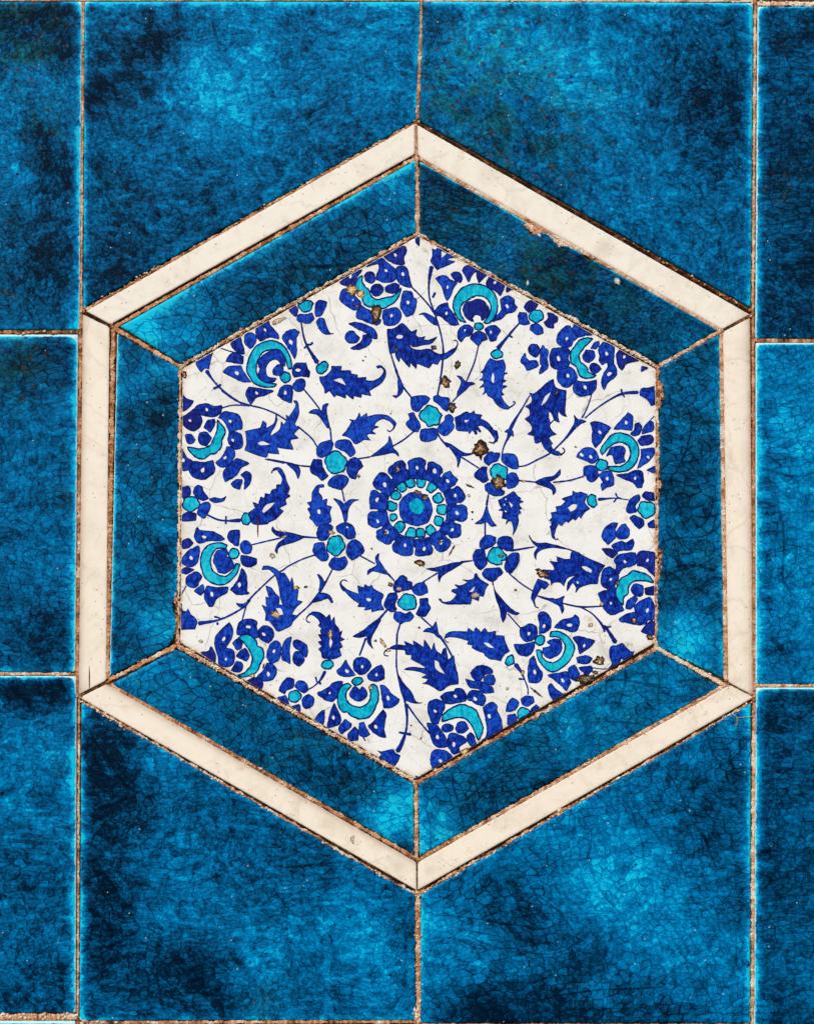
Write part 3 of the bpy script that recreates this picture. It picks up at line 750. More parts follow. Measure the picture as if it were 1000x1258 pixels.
flower([('H', 'P420,310 450,280 490,270 520,290 552,310 545,350 540,390 500,380 440,380 425,340'), ('P', 'P370,215 410,170 450,180 490,180 475,230 430,250 400,275 368,245'),
        ('P', 'P510,195 550,185 620,200 640,270 635,300 590,300 520,250'), ('P', 'P290,345 340,300 385,295 380,350 395,395 360,415 320,390 290,370'), ('P', 'P375,440 420,425 470,470 530,490 510,520 440,520 380,480'),
        ('P', 'P545,440 570,350 620,345 645,405 610,450 560,465')])
leaf('P385,600 400,660 430,730 465,770 420,775 385,740 340,755 290,755 345,710 370,650')
stem('P400,510,10 385,600,18', 'P372,740,12 372,850,12')
leaf('P480,565 540,530 605,490 640,530 665,550 655,560 685,575 650,590 660,620 675,630 645,640 665,660 640,690 645,730 625,800 598,850 605,800 590,740 560,735 545,760 555,720 510,710 520,650 480,645 510,630 490,600',
     '565,575 600,605 585,625', (540, 555, 8), (530, 600, 8), (540, 655, 9))
flower([('H', 'R465,475 490,425 530,402 580,415 605,465 590,510 540,525 480,505'), ('P', 'R425,350 440,300 490,250 525,265 530,290 570,305 565,350 510,365 450,380'), ('P', 'R580,360 610,320 670,305 690,340 700,380 650,405 600,395'),
        ('P', 'R610,560 640,500 640,440 700,435 705,480 720,515 680,575 640,575'), ('P', 'R425,585 440,545 480,550 520,565 560,545 585,580 560,610 510,625 480,635 440,610'),
        ('P', 'R350,480 390,400 440,390 450,430 430,480 445,520 415,540 365,515')])
leaf('R285,80 305,65 300,110 330,160 385,240 300,220 250,210 210,240 215,205 260,180 290,160 275,110')
stem('R430,290,10 380,235,16', 'R270,150,10 150,85,11')
leaf('R0,340 60,370 140,400 130,330 180,350 190,320 220,340 245,325 260,355 330,395 340,410 320,470 345,525 300,530 245,545 245,520 185,530 200,505 130,500 145,475 90,440 30,380', (222, 445, 20, 0.2),
     curl='S712,495,8 685,482,9 658,500,11 662,530,20 690,565,30')
stem('R370,530,14 300,610,18', 'R195,760,12 145,900,12', 'I530,165,12 480,300,11')
leaf('R300,600 320,610 270,700 240,760 240,810 255,845 215,800 205,740 140,755 90,745 170,700 230,650')
stem('R480,635,12 455,720,13 450,800,13 447,900,11 445,1000,11', 'I780,330,11 782,400,11 790,450,12 820,580,16 850,680,16 865,800,14', 'H265,300,15 268,400,16 260,510,16 225,620,30 190,685,34',
     'H265,300,14 350,420,12 450,540,12', 'H205,532,16 250,540,16 295,548,24')
leaf('I790,450 840,530 900,600 940,680 990,690 920,690 850,660 820,600')
stem('R650,590,12 740,670,12', 'R800,740,20 860,830,14 905,920,14 915,960,12')
leaf('R665,705 700,680 740,670 770,620 775,650 790,720 810,750 790,755 740,715')
leaf('R385,845 440,815 530,822 510,785 590,820 585,780 670,835 675,770 735,860 755,795 770,860 815,895 830,850 850,840 870,940 915,900 930,1000 948,1060 952,1135 880,1145 808,1190 750,1160 700,1135 660,1130 690,1120 705,1095 655,1080 700,1060 640,1035 560,1020 510,1015 560,998 650,1005 700,1010 650,975 565,930 575,895 525,890 515,858 440,850',
     '760,940 790,955 800,990 842,1050 800,1035 765,1000', curl='R385,845,14 350,870,10 350,900,9 380,905,9')
flower([('P', 'H440,350 450,290 500,265 570,285 570,330 540,400 520,460 470,440 455,400', (497, 358)), ('P', 'H545,240 590,205 650,200 670,175 720,180 755,240 740,270 650,290 580,290', (660, 235)),
        ('P', 'H770,215 800,190 860,200 905,250 890,310 840,300 800,270 770,265', (825, 258, 18, 0.8)), ('P', 'H890,330 955,288 995,310 1000,360 1035,430 1040,520 1000,555 890,615 925,540 915,430', (940, 400, 20, 1.3)),
        ('C', 'H555,440 565,385 620,340 700,305 760,315 830,350 850,400 885,480 880,540 850,595 830,540 800,480 760,430 690,405 610,425'),
        ('P', 'H555,490 590,462 640,480 635,510 590,525 560,515'), ('P', 'H668,500 690,450 740,450 762,500 720,535 680,525'), ('P', 'H760,560 785,535 810,560 830,630 795,640 765,600'),
        ('P', 'H600,620 610,560 640,540 690,555 740,580 750,610 690,650 690,690 650,705 620,670', (650, 630, 20, 1.5)), ('P', 'H430,455 500,470 560,540 600,620 580,650 500,640 470,580', (515, 570)),
        ('P', 'H465,790 470,700 520,675 590,690 640,740 560,800 480,830', (540, 765))])
leaf('H25,680 60,690 150,670 170,700 210,720 190,770 155,815 100,790 35,740 60,710', name='tulip')
leaf('H335,885 365,900 350,912', name='tulip')
flower([('P', 'I435,350 480,320 540,335 568,380 540,430 490,455 440,420', (500, 393)), ('P', 'I295,430 340,385 365,340 385,380 440,460 380,470 320,460', (375, 430)), ('P', 'I545,465 600,410 655,380 675,420 680,490 620,510 560,495', (618, 460)),
        ('P', 'I135,610 220,570 270,525 340,515 320,560 280,650 250,675 200,660 160,635', (235, 610, 12)), ('P', 'I650,545 690,560 740,620 800,660 790,690 730,725 680,725 665,640', (712, 650, 20, 1.3)),
        ('P', 'I215,890 235,800 270,695 300,760 325,830 300,865 240,885', (265, 810)), ('P', 'I115,830 150,780 190,750 180,860 150,870'), ('P', 'I310,900 360,830 410,860 400,890 330,940'), ('P', 'I385,950 440,890 465,930 460,990 400,1000'),
        ('P', 'I480,860 510,850 530,900 560,945 520,965 480,945'), ('P', 'I555,880 600,840 670,750 690,780 675,900 690,970 650,965 580,915', (612, 885, 20, 1.2)),
        ('H', 'I415,515 440,488 490,485 505,510 480,535 440,542'),
        ('C', 'I380,530 410,550 375,590 365,650 400,700 480,725 550,690 570,620 560,560 590,540 620,560 632,640 600,740 560,800 490,818 420,800 380,765 340,760 305,700 300,620 330,560'),
        ('P', 'I400,620 430,565 450,560 475,590 500,560 535,600 520,650 470,672 420,650')])
stem('I505,965,10 525,1000,10')
leaf('S400,765 430,745 490,752 540,792 568,765 578,830 605,785 612,845 640,880 650,915 668,900 655,950 688,970 650,985 672,1030 645,1045 663,1100 603,1130 513,1120 498,1075 478,1050 505,1025 473,990 505,980 475,930 505,930 490,900 505,880 475,855 490,835 470,800 430,770',
     '572,960 590,990 575,1040 565,1000', curl='S410,760,14 380,790,10 380,820,9 405,832,9')
bud('I165,380 195,345 250,350 265,385 220,412 180,400')
stem('I195,435,26 160,500,16 110,550,10 60,580,10', 'I120,480,14 130,520,10', 'I150,518,16 158,535,18')
flower([('H', 'J770,770 785,735 830,725 860,755 855,790 810,815 780,800'), ('P', 'J725,650 760,620 805,630 800,690 750,715 730,745 690,720 700,690'), ('P', 'J820,680 850,645 900,660 920,710 890,740 830,700'),
        ('P', 'J880,840 890,780 930,760 970,790 955,840 915,865'), ('P', 'J675,780 740,765 765,830 690,800'), ('P', 'J790,855 850,835 860,880 840,900')])
flower([('P', 'J715,390 740,310 785,285 775,340 770,400 775,500 740,475 715,465'), ('P', 'J805,320 840,310 905,350 918,400 905,450 870,400 810,360'), ('P', 'J805,450 820,410 860,410 890,470 850,520 810,490')], name='blossom')
flower([('P', 'J345,230 360,175 400,145 460,140 500,160 500,210 530,270 490,290 440,260 345,260', (435, 200, 20, 0.2)), ('P', 'J520,240 560,195 620,210 640,260 620,310 600,330 540,300', (563, 262)),
        ('P', 'J610,360 650,320 690,335 700,400 680,470 620,500 590,440', (645, 400)), ('P', 'J510,610 560,560 590,500 640,515 665,560 640,620 590,640 550,635', (600, 588)), ('D', 'J430,640 510,615 550,650 545,700 530,710 480,680'),
        ('C', 'J355,290 400,265 460,275 500,320 510,360 550,380 560,440 530,510 500,570 440,600 380,610 345,600 400,580 450,530 470,460 450,400 400,330'),
        ('P', 'J310,330 345,300 380,330 375,375 340,380'), ('P', 'J340,440 370,400 410,380 440,430 420,480 380,460'), ('P', 'J300,555 340,490 380,495 385,545 350,570'),
        ('P', 'J165,350 180,270 280,165 305,220 290,300 240,380 300,390 318,420 310,500 250,525 200,500 190,440', (235, 300, 20, 1.9), (253, 465)), ('D', 'J50,410 110,405 130,365 160,420 165,485 100,445')])
stem('J385,150,10 420,20,10 435,-20,12')
stem('K200,905,30 350,880,16 470,830,14 580,760,14 620,700,14 720,600,12 820,510,12 900,460,12', 'S180,408,12 230,370,12 340,315,11 440,280,11', 'K325,850,14 370,862,12', 'K350,900,16 350,915,16')
leaf('K505,740 560,745 620,715 580,765 530,770')
leaf('K50,740 65,800 95,810 110,785 130,830 180,880 165,950 55,955', name='tulip')
flower([('P', 'K165,190 185,120 200,145 300,155 360,180 405,215 370,225 270,225 210,245 180,230', (240, 198, 18, 0)), ('P', 'K435,190 460,150 530,145 525,200 520,270 490,260 445,220'), ('P', 'K540,290 550,245 590,230 628,270 620,325 570,330'),
        ('P', 'K545,350 600,360 670,378 660,420 600,440 550,410'), ('P', 'K460,630 520,550 550,455 585,520 590,650 610,660 510,665', (530, 590, 20, 1.5)), ('P', 'K245,690 265,600 340,615 435,610 420,650 340,700 310,760 285,765', (305, 665, 20)),
        ('P', 'K165,640 230,590 235,640 210,670'), ('P', 'K95,540 130,505 180,485 220,520 200,560 170,605 110,595'), ('D', 'K55,470 90,450 155,465 100,495 60,490'), ('P', 'K45,390 120,310 190,275 200,300 185,400 130,440 60,410', (135, 370)),
        ('D', 'K45,245 110,215 148,245 110,285 50,290'),
        ('C', 'K425,265 360,245 280,265 225,330 215,420 240,510 290,565 380,590 450,560 510,490 530,420 505,415 470,480 420,520 360,510 310,470 290,400 310,330 350,290 420,290'),
        ('P', 'K320,400 345,320 420,300 430,330 415,350 470,400 475,450 410,490 360,480 340,430'), ('H', 'K445,330 470,295 510,300 525,335 500,370 455,365')])
stem('K630,262,10 720,240,11 870,205,11', 'S350,130,16 470,138,10', 'K95,600,9 60,660,9 45,710,9')
leaf('S95,80 100,45 130,80 250,98 365,130 280,170 180,200 145,225 140,270 122,240 150,180 215,135 140,120')
leaf('S15,400 25,370 70,370 130,395 165,425 200,430 245,510 258,465 272,520 262,545 310,565 300,650 345,660 290,710 258,765 310,778 265,825 250,855 205,880 145,902 110,865 75,820 42,815 45,755 15,690 52,705 45,620 75,635 45,530 90,550 130,600 155,625 150,685 185,690 165,620 150,530 125,450 80,400 35,395',
     '130,715 170,720 188,765 160,770')
stem('S590,395,11 530,510,14 480,590,16 400,690,13 300,780,12')
leaf('S465,435 490,445 520,490 530,520 490,580 480,570 490,500')
leaf('S425,670 470,600 530,592 575,620 595,665 580,670 555,635 500,650')
flower([('H', 'S550,200 580,140 620,125 660,140 685,190 670,240 620,278 570,255'), ('P', 'S465,100 490,45 560,30 590,50 570,100 540,150 490,155 470,130'), ('P', 'S625,50 670,20 740,30 775,90 770,135 720,145 670,100 635,85', (712, 52, 10)),
        ('P', 'S710,270 720,190 770,155 815,180 845,240 800,290 750,315'), ('P', 'S435,240 450,190 520,180 530,230 555,280 540,320 500,320 450,280'), ('P', 'S565,350 600,305 650,310 690,295 710,330 680,390 620,400 575,375')])
flower([('H', 'T470,520 490,460 540,435 590,450 635,510 620,570 570,600 540,612 490,570'), ('P', 'T400,410 430,365 510,340 525,375 500,430 440,475 400,455'), ('P', 'T550,380 570,345 650,340 690,390 705,440 670,470 620,425 560,400'),
        ('P', 'T645,590 660,510 700,485 740,500 770,550 730,590 710,655 670,640'), ('P', 'T490,690 520,650 580,625 640,640 650,670 600,735 540,725 500,710'), ('P', 'T345,570 370,500 430,500 440,560 485,630 440,665 400,630 355,600')])
stem('T515,340,12 505,240,12', 'T420,85,11 355,0,11 288,-80,12')
leaf('T330,115 360,90 420,90 440,100 450,50 490,38 475,75 480,140 505,240 480,235 450,190 400,130')
stem('T400,395,11 350,320,12 240,225,12', 'L385,0,12 500,80,12 620,120,12 720,145,12 830,190,12 910,240,12', 'M0,630,14 60,700,14 150,775,14 250,840,13', 'M20,715,20 60,700,14', 'M60,695,14 75,685,20', 'L390,140,10 480,118,10 610,122,12')
leaf('T-187,265 -120,250 -65,235 -47,180 -20,205 -25,245 30,215 55,180 62,125 70,170 50,225 15,285 20,305 80,265 100,240 105,185 125,215 148,175 145,130 165,150 205,95 225,50 205,15 235,20 248,85 240,150 215,205 250,240 205,285 245,322 190,330 180,350 203,413 113,403 70,395 85,452 0,440 -20,478 -90,460 -192,420 -177,363',
     '-87,363 -47,348 13,373 -27,378 -67,378')
stem('T0,495,12 140,520,12 245,545,12 350,555,12', 'L740,560,10 900,590,16')
leaf('T140,520 200,530 250,560 258,610 243,655 215,590 170,550')
leaf('N270,965 310,920 350,850 330,835 380,840 410,780 420,820 470,785 475,815 560,795 640,805 700,850 712,870 690,885 660,850 600,830 545,860 530,890 570,895 530,910 515,930 545,955 490,950 470,965 500,1005 450,1000 400,1030 375,1035 330,985', curl='N702,865,24 690,910,12 655,935,9 640,920,9')
leaf('N85,485 130,480 175,440 185,400 265,400 255,435 340,435 345,460 395,470 390,495 465,490 460,515 520,520 580,490 610,440 590,410 560,415 550,400 590,395 625,440 620,490 580,545 490,600 505,640 430,625 425,655 365,640 360,670 300,625 295,660 225,635 205,650 165,600 130,620 120,570 90,520', '200,515 260,500 300,555 240,530')
bud('N60,415 85,380 125,360 150,380 148,415 110,455 75,455')
stem('M735,180,11 755,290,14 780,360,18 820,430,22 865,500,34', 'M785,355,14 815,355,14 825,340,20', 'M780,365,14 760,385,14')
flower([('H', 'M715,25 740,-10 800,0 828,20 800,75 750,80 725,55'), ('D', 'M635,60 680,30 705,70 690,120 650,90'), ('P', 'M705,140 725,110 770,115 820,100 838,140 800,175 740,170 710,160'), ('P', 'M850,80 860,10 890,-5 940,10 935,40 900,110 860,120')])
leaf('M860,170 885,140 920,145 940,200 970,260 1000,265 930,270 885,230')
flower([('P', 'M165,345 230,280 245,330 270,425 230,420 180,385'), ('P', 'M275,290 310,262 355,280 358,340 320,385 280,350'), ('P', 'M365,240 400,180 460,155 480,200 540,270 550,310 480,290 400,325 375,290', (440, 235)),
        ('P', 'M585,290 620,250 680,235 715,255 690,300 695,400 680,470 655,420 600,330', (650, 335, 22, 1.2)), ('P', 'M120,490 150,445 190,430 260,455 255,510 190,500'), ('P', 'M100,580 140,540 240,530 260,580 320,660 240,650 160,610', (210, 590, 20, 0.8)),
        ('P', 'M285,750 310,705 400,720 505,735 440,765 360,790 325,840 300,800', (370, 752)),
        ('C', 'M300,500 330,420 380,360 480,325 570,350 630,430 655,510 655,550 630,555 610,480 560,400 510,395 430,410 380,480 365,550 380,620 440,665 500,675 530,680 510,700 430,700 350,670 310,610 290,560'),
        ('P', 'M385,500 420,450 500,405 560,410 595,460 600,530 570,510 540,475 490,480 450,520 440,580 460,620 530,635 500,660 420,650 385,610 400,560'), ('P', 'M505,570 540,525 580,530 585,575 545,605 510,600'),
        ('H', 'M565,615 600,578 640,600 640,645 600,668 570,640'), ('P', 'M665,580 690,515 770,510 785,560 800,575 795,620 740,610 680,620', (708, 565, 20, 0)), ('P', 'M670,690 700,650 740,638 765,665 750,720 710,738 680,720'),
        ('P', 'M548,770 570,710 610,690 650,690 660,740 655,830 600,810', (605, 750))])
stem('M55,375,9 150,410,9 265,435,9')
flower([('D', 'L60,170 65,40 100,70 150,85 120,130 70,165'), ('P', 'L170,140 200,120 260,110 320,130 385,125 370,180 320,210 240,200 180,180', (262, 155)), ('D', 'L60,220 100,200 160,150 200,190 220,240 200,300 150,325 100,300 65,270', (125, 245)),
        ('P', 'L245,300 270,250 325,235 320,290 290,335'), ('P', 'L90,365 130,360 165,400 140,430 105,420'), ('P', 'L195,390 210,345 260,345 300,385 260,450 210,430'),
        ('C', 'L350,240 400,300 410,350 385,400 380,460 330,510 290,520 240,555 180,545 120,490 105,460 180,475 240,470 290,450 320,390 350,320'),
        ('P', 'L360,220 400,175 450,180 520,200 550,270 545,310 490,320 450,340 430,290 400,240', (455, 250)), ('P', 'L450,340 500,340 545,370 550,450 510,475 460,450 440,400', (475, 405)),
        ('P', 'L340,590 400,530 430,460 470,470 490,520 450,590 390,625', (412, 550)), ('P', 'L120,640 150,580 230,590 310,575 325,650 280,700 230,725 150,700', (230, 650, 22)), ('D', 'L50,580 60,480 100,550 150,580 120,640 60,655', (70, 570))])
flower([('P', 'L400,670 470,590 510,560 605,595 545,625 500,690 415,740'), ('P', 'L465,765 500,735 550,730 540,770 530,805 490,790'), ('P', 'L545,690 590,665 625,690 610,760 570,805 575,730')], name='blossom')
flower([('H', 'L70,930 90,885 140,870 195,905 190,950 130,985 90,970'), ('D', 'L50,860 60,800 110,780 128,820 115,860 70,880'), ('P', 'L158,830 175,785 215,785 235,830 275,880 230,895 180,870'),
        ('P', 'L190,990 220,930 260,915 288,940 270,1000 240,1040 200,1020'), ('D', 'K50,30 100,0 175,10 170,60 60,65')])
leaf('L285,885 330,875 380,885 420,865 400,900 340,915 290,900')
stem('K265,15,12 350,55,14 430,65,14 535,62,30', 'K420,30,14 418,90,14')
bud('K550,50 570,5 600,10 622,60 600,95 560,85')
leaf('L605,1000 660,960 640,915 685,930 705,870 735,880 740,840 780,850 795,815 830,800 835,770 870,770 880,720 860,680 835,645 800,640 850,628 890,665 918,750 940,800 920,840 945,862 905,890 915,930 850,960 890,985 825,1050 770,1075 760,1090 640,1088',
     '715,985 750,935 820,915 780,960 730,1000', curl='L845,638,14 800,655,10 795,675,9')
leaf('T318,850 355,835 358,770 400,710 450,702 455,720 415,725 410,765 435,795 440,835 480,820 472,870 518,885 500,925 512,985 508,1010 395,1045 363,1000 335,975 345,950 320,900 345,885', (415, 925, 20, 1.4))
leaf('T530,815 580,830 615,860 630,850 670,825 740,825 690,845 655,900 640,1000 620,1000 600,920 570,860')
stem('T600,735,11 622,840,11', 'S698,-15,22 690,30,12')
stem('T735,490,10 830,475,12', 'Z280,-10,12 375,-67,12 460,-137,11')
leaf('Z100,75 170,20 240,-40 255,-95 275,-50 285,0 325,40 332,70 290,42 210,55')

# ---- the round rosette in the middle
def polar(cx, cy, r, a): return '%.1f,%.1f' % (cx+r*math.cos(a), cy+r*math.sin(a))
centres = [(325, 180), (482, 165), (625, 190), (733, 272), (795, 392), (810, 535), (770, 672), (680, 775), (540, 828), (385, 798), (235, 690), (160, 603), (155, 425), (218, 305)]
ang = [math.atan2(y-495, x-482) for x, y in centres]
items = []
nb = len(ang)
for i in range(nb):
    a = ang[i]
    def diff(p, q):
        d = p-q
        while d > math.pi: d -= 2*math.pi
        while d < -math.pi: d += 2*math.pi
        return d
    lo = a+diff(ang[i-1], a)/2; hi = a+diff(ang[(i+1) % nb], a)/2
    if i == nb-1: hi = a+diff(ang[0], a)/2
    g = 0.062
    j = lambda s: s*random.uniform(0.96, 1.03)
    P = [polar(482, 500, 256, lo-0.01), polar(482, 500, 250, a), polar(482, 500, 256, hi+0.01), polar(482, 497, 300, hi+0.008), polar(482, 494, j(328), hi-g*0.75),
         polar(482, 492, j(372), hi-g*0.6), polar(482, 492, j(398), hi-g*1.5), polar(482, 492, j(404), a+0.02), polar(482, 492, j(398), lo+g*1.5), polar(482, 492, j(372), lo+g*0.6),
         polar(482, 494, j(328), lo+g*0.75), polar(482, 497, 300, lo-0.008)]
    items.append(('P', 'Z'+' '.join(P), (centres[i][0], centres[i][1], random.uniform(15, 22))))
for (x, y) in [(428, 292), (512, 293), (598, 330), (650, 415), (680, 505), (655, 597), (590, 670), (512, 695), (437, 695), (345, 643), (290, 568), (282, 480), (312, 392), (360, 325)]:
    a = math.atan2(y-497, x-480); r = 27 if (x, y) == (290, 568) else random.uniform(34, 40)
    P = []
    for q, rr in ((0.0, 1.02), (0.55, 1.22), (1.0, 1.22), (1.7, 0.95), (2.5, 1.05), (3.14, 0.92), (-2.5, 1.05), (-1.7, 0.95), (-1.0, 1.22), (-0.55, 1.22)):
        rr *= random.uniform(0.88, 1.08)
        P.append('%.1f,%.1f' % (x+r*rr*math.cos(a+q), y+r*rr*math.sin(a+q)))
    items.append(('H', 'Z'+' '.join(P)))
items.append(('P', 'Z'+' '.join(polar(472, 502, 135*random.uniform(0.96, 1.04), i/16*2*math.pi) for i in range(16))))
rz = flower(items, 'round rosette of fourteen blue petals around a ring of turquoise dots', name='rosette')
# its turquoise middle lies over the blue disc
p = Paint(); poly = smooth_poly(pts_of('Z430,440 480,415 520,440 540,490 510,540 470,540 430,510 420,470'))
p.fill(poly, 0, 0.50)
o = p.build('flower_heart', [M['cyan']], rz, None)

# ---- chipped glaze, pits and dirt on the painted tile
def chip(x, y, rx, ry=None, ang=0.0, mat='chip', parent=None, name='chip', h=0.55, spread=0.28):
    ry = ry or rx
    if name == 'chip': rx *= 1.1; ry *= 1.1
    n = 18 if max(rx, ry) > 3 else 11
    vs = [W(x, y, h+0.35)]; fs = []
    rj = [1+random.uniform(-spread, spread) for _ in range(n)]
    for ring, (sc, hh) in enumerate(((0.45, h+0.05), (0.8, h-0.1), (1.0, 0.14))):
        for i in range(n):
            a = i/n*2*math.pi; r = rj[i]*sc*(1+random.uniform(-0.08, 0.08))
            px, py = rx*r*math.cos(a), ry*r*math.sin(a)
            q = (x+px*math.cos(ang)-py*math.sin(ang), y+px*math.sin(ang)+py*math.cos(ang))
            vs.append(W(q[0], q[1], hh+(random.uniform(-0.3, 0.45) if ring < 2 else 0)))
    for i in range(n):
        j = (i+1) % n
        fs.append([0, 1+i, 1+j])
        for k in range(2): fs.append([1+k*n+i, 1+(k+1)*n+i, 1+(k+1)*n+j, 1+k*n+j])
    at = [(0.95, 0, 0)]+[(random.uniform(.45, 1.0), 0, 0) for _ in range(n)]+[(random.uniform(-.2, .5), 0, 0) for _ in range(n)]+[(random.uniform(-.6, -.1) if mat not in ('stain', 'red', 'pale') else .5, 0, 0) for _ in range(n)]
    o = make_obj(name, vs, fs, [M[mat]], attr=at)
    attach(o, parent or tile)
    return o
for c in [(432, 356, 7, 6, 0, 'chip_gold'), (443, 361, 6, 4.5, 0.3, 'chip_gold'), (462, 384, 6.5, 12), (439, 376, 2.5), (487, 429, 2.5, 2.5, 0, 'chip_dark'), (533, 427, 3.2, 3, 0, 'chip_dark'),
          (562, 448, 3.5, 5, 0.2, 'chip_dark'), (547, 469, 5.5, 7, -0.5), (555, 500, 4.5, 6, -0.4, 'chip_dark'), (589, 552, 8.5, 10), (613, 593, 7, 9, -0.5), (643, 591, 2.8, 1.5, 0, 'chip_gold'),
          (577, 597, 5, 1.2, 0.4, 'chip_dark'), (576, 609, 2, 1.6, 0, 'chip_gold'), (580, 629, 1.5, 1.3, 0, 'chip_dark'), (580, 638, 1.2, 1.2, 0, 'chip_dark'), (522, 611, 4, 4.5, 0, 'chip_dark'), (513, 605, 5, 2.5, 0.2, 'chip'),
          (489, 576, 2.2, 5, -0.3), (516, 692, 6.5, 3.4, 0.35), (474, 654, 2.3, 3, 0.2), (541, 666, 3.5, 1.8, -0.5), (555, 676, 1.0, 7, 0.5, 'chip_dark'), (457, 674, 1.2, 1.2, 0, 'chip_dark'), (441, 585, 2, 2, 0, 'chip_dark'),
          (615, 683, 3.5, 2.2, 0.2), (666, 705, 7.5, 4.6, 0.55), (584, 731, 4, 3.4, 0, 'stain'), (633, 725, 1.5, 1.3, 0, 'chip_dark'), (758, 716, 2.8), (779, 762, 4, 4, 0, 'chip'), (739, 742, 2.3, 3, 0, 'chip_gold'),
          (719, 834, 12, 5.5, -0.1, 'chip_dark'), (736, 812, 6, 5.5, 0, 'chip'), (731, 826, 3.5, 2.2, 0.4, 'chip_dark'), (658, 850, 10, 1.3, 0.68, 'chip_dark'), (642, 826, 2, 3, 0, 'chip_gold'), (623, 846, 2, 1.8, 0, 'stain'),
          (406, 779.5, 2.5, 6, 0.1, 'chip_gold'), (470.5, 790, 2, 7, -0.6, 'chip_gold'), (461.5, 787, 1.8, 1.6, 0, 'chip_dark'), (477, 799, 2.6, 2, 0, 'chip_gold'), (456, 845, 3, 2.5, 0, 'chip_gold'), (515, 771, 1.4, 1.4, 0, 'chip_dark'),
          (339, 755, 6.8, 3.8, 0.45, 'chip_gold'), (363.5, 722, 5, 2.1, -0.1, 'chip_gold'), (376, 721, 2, 1.3, 0, 'chip_dark'), (335, 683, 3.4, 3, 0, 'stain'), (407, 654, 4.6, 2.6, 0.3, 'chip_gold'), (349, 659.5, 3.2, 1.3, -0.2, 'stain'),
          (310, 830, 3, 2.3, 0, 'chip_gold'), (490, 723, 3, 2.2, 0, 'stain'), (480, 718, 2.8, 2.8, 0, 'chip'), (571, 923, 6, 3, -0.4, 'chip_gold'), (683, 482, 2.3, 2, 0, 'chip_dark'), (342, 394, 8, 3, -0.4, 'stain'),
          (707, 549, 1.8, 0.9, 0.2, 'chip_dark'), (517, 907, 1.2, 1.2, 0, 'chip_dark'), (505, 891, 0.9, 0.9, 0, 'chip_dark'), (446, 443, 1.2, 1.1, 0, 'chip_dark'), (449, 438, 1, 1, 0, 'chip_dark'), (480, 508, 1, 1, 0, 'chip_dark'),
          (725, 768, 3.0, 2.4, 0, 'stain'), (798, 783, 4, 3, 0.5, 'chip'), (247, 788, 2.5, 2, 0, 'stain'), (350, 653, 2.2, 1.1, 0, 'stain'), (227, 460, 3, 4, 0, 'chip')]:
    chip(*c)
chip(317, 645.5, 0.9, 15, 0, 'red', name='paint_streak', spread=0.1)
chip(327, 852, 4.6, 2.2, 0.5, 'red', name='paint_streak')
chip(324, 818.5, 1.3, 3.2, 0.3, 'red', name='paint_streak')

leaf('M-113,480 -33,420 10,417 -7,480 -20,553 -53,550 -83,580 -123,520', name='tulip')
stem('M-37,573,30 -20,600,26 0,630,16')
# ------------------------------------------------------------------ turquoise square tiles
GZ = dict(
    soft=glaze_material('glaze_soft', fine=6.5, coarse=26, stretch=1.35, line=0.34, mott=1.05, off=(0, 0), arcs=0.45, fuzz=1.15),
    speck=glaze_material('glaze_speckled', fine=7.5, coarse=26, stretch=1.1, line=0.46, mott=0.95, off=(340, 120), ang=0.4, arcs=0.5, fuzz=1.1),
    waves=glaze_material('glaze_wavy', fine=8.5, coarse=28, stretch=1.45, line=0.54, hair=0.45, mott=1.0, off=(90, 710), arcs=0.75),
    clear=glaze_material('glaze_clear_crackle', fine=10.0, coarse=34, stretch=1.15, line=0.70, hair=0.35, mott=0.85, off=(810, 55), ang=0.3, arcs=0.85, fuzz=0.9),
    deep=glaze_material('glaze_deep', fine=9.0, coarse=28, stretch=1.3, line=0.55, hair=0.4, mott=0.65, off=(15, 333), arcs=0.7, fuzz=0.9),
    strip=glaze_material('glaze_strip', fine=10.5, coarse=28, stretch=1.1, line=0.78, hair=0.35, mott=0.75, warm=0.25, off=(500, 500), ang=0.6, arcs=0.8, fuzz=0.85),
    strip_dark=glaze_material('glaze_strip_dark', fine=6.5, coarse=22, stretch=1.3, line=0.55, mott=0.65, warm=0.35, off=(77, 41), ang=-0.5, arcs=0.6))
Z0 = (0, 1)
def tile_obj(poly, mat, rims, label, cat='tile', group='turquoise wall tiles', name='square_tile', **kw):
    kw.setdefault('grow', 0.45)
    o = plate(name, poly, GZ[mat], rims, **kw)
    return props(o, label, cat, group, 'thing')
bow = 0.9
tile_obj([(104.8, 2), (515.8, 2.5), (511.3, 147), (103.2, 377.5)], 'soft', [(.8, 4), (.35, 2.5), (.12, 2), (.55, 3)], 'turquoise tile cut along its lower right, above the upper left white strip', base=0.51, bow=bow,
         blobs=[(270, 110, 65, .22), (300, 60, 50, .16), (240, 70, 40, .14), (330, 180, 50, .08), (430, 60, 70, .10), (480, 120, 60, .06), (200, 50, 40, -.28), (150, 95, 55, -.25), (116, 200, 30, -.15), (140, 330, 60, -.28), (270, 52, 24, -.25), (400, 170, 60, -.12), (250, 270, 50, -.12), (112, 120, 25, -.25), (165, 240, 22, -.16), (190, 50, 12, -.3), (300, 10, 300, .0)],
         rusts=[(130, 240, 25, .3)])
